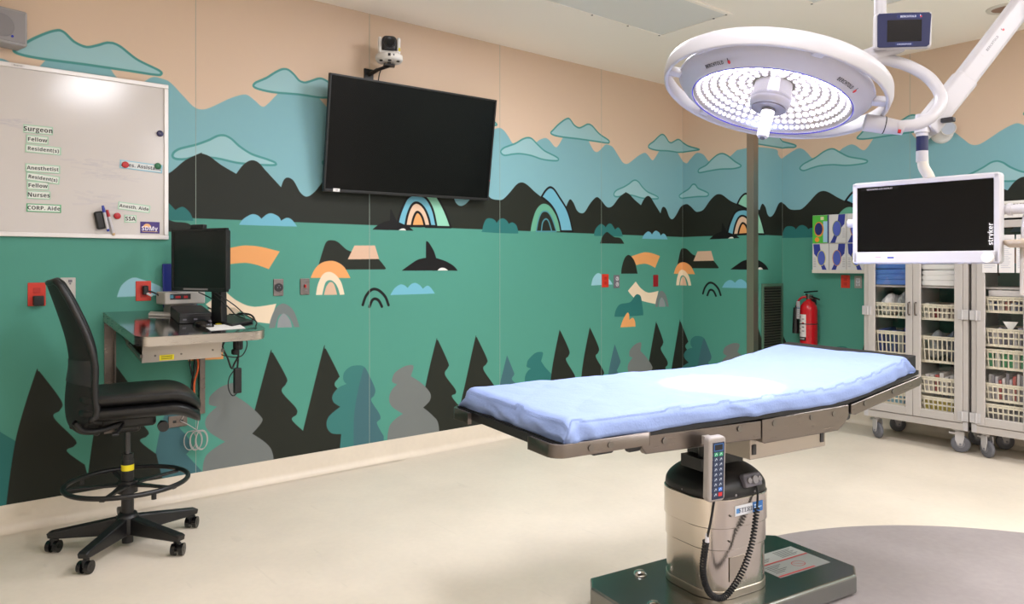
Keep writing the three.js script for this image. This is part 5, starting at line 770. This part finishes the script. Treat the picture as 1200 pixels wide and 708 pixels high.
basket(ZC2, -1, 0.432, 0.14, 'fourth cream basket full of thin sleeves, ' + L2, ['supply_pack', 'thin clear sleeve standing in the fourth basket of the sterile cabinet', 'sleeve', [0xc9c4c4, 0x77747c, 0xb9b4b8, 0xb04a44], 11, 0.19, false]);
basket(ZC2, -1, 0.282, 0.135, 'bottom cream basket with dark packs, ' + L2, ['supply_pack', 'dark grey pack in the bottom basket of the sterile cabinet', 'pack', [0x4c4850, 0x6a666c, 0x8d8888], 6, 0.09, false]);
{ // the linen on the top shelf
  const linen = (name, lx, w, d, cnt, hh, m, label, cat, group) => {
    for (let i = 0; i < cnt; i++) {
      const prof = rrect(w * (1 - 0.03 * (i % 2)), hh * 0.98, hh * 0.46), g = extrude(prof, d, 0.008).translate(0, hh / 2, -d / 2), p = g.attributes.position;
      for (let q = 0; q < p.count; q++) { const x = p.getX(q), y = p.getY(q), z = p.getZ(q); p.setY(q, y + 0.012 * (vnoise(x * 14 + i * 9 + 50, z * 12 + 40, 999) - 0.5) * (y > hh * 0.3 ? 1 : 0.2)); p.setZ(q, z + 0.012 * (vnoise(x * 18 + 9 + i * 5, y * 40 + 30, 999) - 0.5)); }
      g.computeVertexNormals();
      const o = mesh(name, g, m, null); o.position.set(...inCab(ZC1, lx + rnd(-0.008, 0.008), 1.2965 + i * hh, -0.2)); o.rotation.y = -Math.PI / 2 + rnd(-0.03, 0.03);
      tag(o, label, cat, group);
    }
  };
  linen('folded_scrubs', -0.19, 0.3, 0.32, 4, 0.045, M.scrubBlue, 'folded blue scrubs in the stack on the cabinet top shelf', 'scrubs', 'blue scrubs on the top shelf');
  linen('folded_towel', 0.185, 0.29, 0.32, 4, 0.043, M.towel, 'folded white towel in the stack on the cabinet top shelf', 'towel', 'white towels on the top shelf');
  const bx = mesh('long_carton', rbox(0.24, 0.045, 0.1, 0.003, 0, 0.0225, 0), print(0.24, 0.045, 700, (c, a, b) => { c.fillStyle = '#e3ddda'; c.fillRect(0, 0, a, b); c.fillStyle = '#9a4a6a'; c.fillRect(0.01, 0.028, a - 0.02, 0.006); }), null); bx.position.set(...inCab(ZC2, -0.185, 1.2265, -0.12)); bx.rotation.y = -Math.PI / 2; tag(bx, 'long white carton lying on the top basket of the sterile cabinet', 'carton');
  const pc = mesh('white_pouch', new THREE.CylinderGeometry(0.055, 0.055, 0.006, 3).rotateX(Math.PI / 2).rotateY(0.2), M.paper, null); pc.position.set(...inCab(ZC2, -0.16, 1.012, -0.07)); pc.rotation.y = -Math.PI / 2; tag(pc, 'white triangular pouch sticking out of the second sterile basket', 'pouch');
  for (const [i, lx, w] of [[0, -0.27, 0.1], [1, -0.16, 0.1], [2, -0.05, 0.1]]) {
    const s = card('notice_sheet', w, 0.28, 0.001, print(w, 0.28, 500, (c, a, b) => { c.fillStyle = '#e2dfdf'; c.fillRect(0, 0, a, b); c.fillStyle = '#b7b8c4'; for (let q = 0; q < 16; q++) c.fillRect(0.012, 0.03 + q * 0.014, (a - 0.024) * (0.6 + 0.4 * hash(q, i)), 0.004); })); s.position.set(...inCab(ZC2, lx - 0.0, 1.545, 0.0125 - 0.0001)); s.position.x = 6.255 - 0.0125; s.rotation.y = -Math.PI / 2;
    tag(s, 'white notice sheet taped to the sterile cabinet door, ' + ['beside the hinges', 'between two other sheets', 'beside the door handles'][i], 'paper', 'notice sheets on the sterile cabinet');
  }
}
// ---------------------------------------------------------------- fire extinguisher
{
  const t = thing('fire_extinguisher', 'red fire extinguisher with black horn hanging on the green wall', 'extinguisher', [X2 - 0.1, 0, 1.175], -Math.PI / 2);
  mesh('cylinder', lathe([[0.001, 0.695], [0.074, 0.695], [0.08, 0.705], [0.08, 1.03], [0.073, 1.07], [0.05, 1.105], [0.026, 1.12], [0.02, 1.135], [0.001, 1.135]], 40), std(0xc01722, 0.22), t);
  mesh('valve', [cyl(0.018, 0.05, 0, 1.155, 0), rbox(0.06, 0.022, 0.03, 0.006, 0.01, 1.165, 0), cyl(0.016, 0.03, 0.03, 1.15, 0.0, 'x')], M.satin, t);
  mesh('levers', [rod(V(-0.03, 1.18, 0), V(0.12, 1.135, 0.02), 0.008), rod(V(-0.045, 1.2, 0), V(0.1, 1.215, 0.02), 0.007)], M.blackGloss, t);
  mesh('hose', tube([[-0.02, 1.155, 0], [-0.06, 1.15, 0.01], [-0.1, 1.11, 0.015], [-0.112, 1.06, 0.015]], 0.011, 30, 10), M.red, t);
  mesh('horn', [cyl(0.032, 0.25, -0.125, 0.925, 0.015, 'y', 0.022), cyl(0.014, 0.03, -0.115, 1.055, 0.015)], M.black, t);
  const lg = new THREE.CylinderGeometry(0.0808, 0.0808, 0.25, 24, 1, true, -1.05, 1.25).translate(0, 0.865, 0);
  mesh('instruction_label', lg, print(0.1, 0.25, 900, (c, a, b) => { c.fillStyle = '#dcd8d6'; c.fillRect(0, 0, a, b); let s = 3; for (let i = 0; i < 9; i++) { c.fillStyle = ['#b02a30', '#8d8a8c', '#55525a'][i % 3]; c.fillRect(0.012 + (i % 2) * 0.045, 0.02 + i * 0.019, 0.026, 0.011); } c.fillStyle = '#141416'; c.fillRect(0, b - 0.035, a, 0.035); text(c, 'AMEREX', a * 0.52, b - 0.0175, 0.017, '#e8e6e4'); }, 0.4), t, true);
  const tg = card('inspection_tag', 0.05, 0.17, 0.002, print(0.05, 0.17, 900, (c, a, b) => { c.fillStyle = '#cfccd0'; c.fillRect(0, 0, a, b); c.fillStyle = '#6e8aa8'; c.fillRect(0, 0.06, a, 0.01); c.fillStyle = '#77747a'; for (let i = 0; i < 8; i++) c.fillRect(0.006, 0.015 + i * 0.018, a - 0.014, 0.004); }), t); tg.position.set(-0.065, 1.03, 0.075); tg.rotation.y = -0.5;
  mesh('wall_bracket', [rbox(0.05, 0.3, 0.012, 0.003, 0, 1.0, -0.092), rbox(0.04, 0.02, 0.03, 0.004, 0, 1.11, -0.075), new THREE.TorusGeometry(0.082, 0.004, 8, 40).rotateX(Math.PI / 2).translate(0, 0.9, 0)], M.darkGrey, t);
}
// ---------------------------------------------------------------- glove boxes in a wall rack
{
  const rk = thing('glove_box_rack', 'white wall rack holding the glove boxes', 'rack', [X2, 1.665, 1.46], -Math.PI / 2);
  mesh('back_plate', box(0.5, 0.55, 0.004, 0, 0, 0.004), M.whiteMatte, rk); mesh('ledge', [box(0.5, 0.004, 0.1, 0, -0.2765, 0.05), box(0.5, 0.003, 0.096, 0, -0.0005, 0.05), box(0.5, 0.03, 0.002, 0, -0.262, 0.0995)], M.offWhite, rk);
  const green = print(0.165, 0.265, 800, (c, a, b) => { c.fillStyle = '#4fb53c'; c.fillRect(0, 0, a, b); c.fillStyle = '#9cc4dc'; c.fillRect(a * 0.66, b * 0.22, a * 0.3, b * 0.75); c.fillStyle = '#23306e'; c.fillRect(a * 0.92, 0, a * 0.08, b); c.fillStyle = '#d88a3a'; c.beginPath(); c.ellipse(a * 0.4, b * 0.5, a * 0.3, b * 0.27, 0, 0, 7); c.fill(); c.fillStyle = '#1b2466'; c.beginPath(); c.ellipse(a * 0.38, b * 0.49, a * 0.24, b * 0.22, 0, 0, 7); c.fill(); c.fillStyle = '#e8952e'; c.beginPath(); c.arc(a * 0.28, b * 0.87, a * 0.14, 0, 7); c.fill(); c.fillStyle = '#d8d0a8'; c.fillRect(a * 0.5, b * 0.05, a * 0.2, b * 0.12); });
  const blue = (ring, flip) => print(0.165, 0.265, 800, (c, a, b) => { if (flip) { c.translate(a, 0); c.scale(-1, 1); } c.fillStyle = '#d5d3d2'; c.fillRect(0, 0, a, b); c.fillStyle = '#2b3590'; c.beginPath(); c.moveTo(a * 0.55, 0); c.lineTo(a * 0.95, 0); c.lineTo(a * 0.9, b * 0.35); c.quadraticCurveTo(a * 0.6, b * 0.5, a * 0.35, b); c.lineTo(a * 0.05, b); c.quadraticCurveTo(a * 0.45, b * 0.6, a * 0.55, 0); c.fill(); c.strokeStyle = ring; c.lineWidth = 0.006; c.fillStyle = '#4f5fb8'; c.beginPath(); c.ellipse(a * 0.45, b * 0.5, a * 0.25, b * 0.27, 0, 0, 7); c.fill(); c.stroke(); c.fillStyle = '#8d8a92'; for (let i = 0; i < 6; i++) c.fillRect(a * 0.78, b * (0.5 + i * 0.06), a * 0.16, 0.004); });
  const b1 = blue('#7f8a5a', false), b2 = blue('#d8d060', true), b3 = blue('#c98a52', false);
  const spec = [[0, 1, green, 'green glove box with a dark blue opening, upper row of the rack'], [1, 1, b1, 'white and blue glove box in the upper row beside the green one'], [2, 1, b3, 'white and blue glove box behind the surgical monitor, upper row'], [0, 0, b2, 'white and blue glove box with yellow ringed opening, lower row'], [1, 0, b3, 'white and blue glove box with orange ringed opening, lower row'], [2, 0, b2, 'white and blue glove box behind the surgical monitor, lower row']];
  for (const [i, j, m, label] of spec) {
    const o = thing('glove_box', label, 'glove box', [X2 - 0.053, 1.665 + (j ? 0.137 : -0.1365), 1.46 + (i - 1) * 0.1665], -Math.PI / 2, 'glove boxes in the wall rack');
    mesh('carton', rbox(0.163, 0.268, 0.088, 0.003), tone(0xd2d0cf, 0.5), o); const f = card('printed_face', 0.16, 0.264, 0.001, m, o); f.position.z = 0.0447;
  }
}
// ---------------------------------------------------------------- emergency lamp on the right wall
{
  const t = thing('emergency_lamp', 'white twin-head emergency lamp high on the right wall', 'emergency lamp', [X2, 2.585, 2.32], -Math.PI / 2);
  mesh('wall_base', lathe([[0.001, 0.03], [0.07, 0.03], [0.09, 0.015], [0.092, 0]], 36).rotateX(Math.PI / 2), M.whiteMatte, t);
  for (const [x, y, a] of [[-0.1, -0.005, -0.5], [0.07, 0.02, 0.55]]) { const h = mesh('lamp_head', [lathe([[0.001, -0.05], [0.03, -0.045], [0.055, 0.0], [0.06, 0.03], [0.054, 0.034], [0.05, 0.02], [0.001, 0.018]], 32).rotateX(Math.PI / 2), rod(V(-Math.sign(x) * 0.06, -0.01, -0.03), V(0, 0, -0.02), 0.014)], M.whiteMatte, t); h.position.set(x, y, 0.075); h.rotation.y = a; h.rotation.x = 0.25; mesh('lamp_lens', cyl(0.05, 0.004, 0, 0, 0.028, 'z'), M.lens, h); }
}
renderer.render(scene, camera);
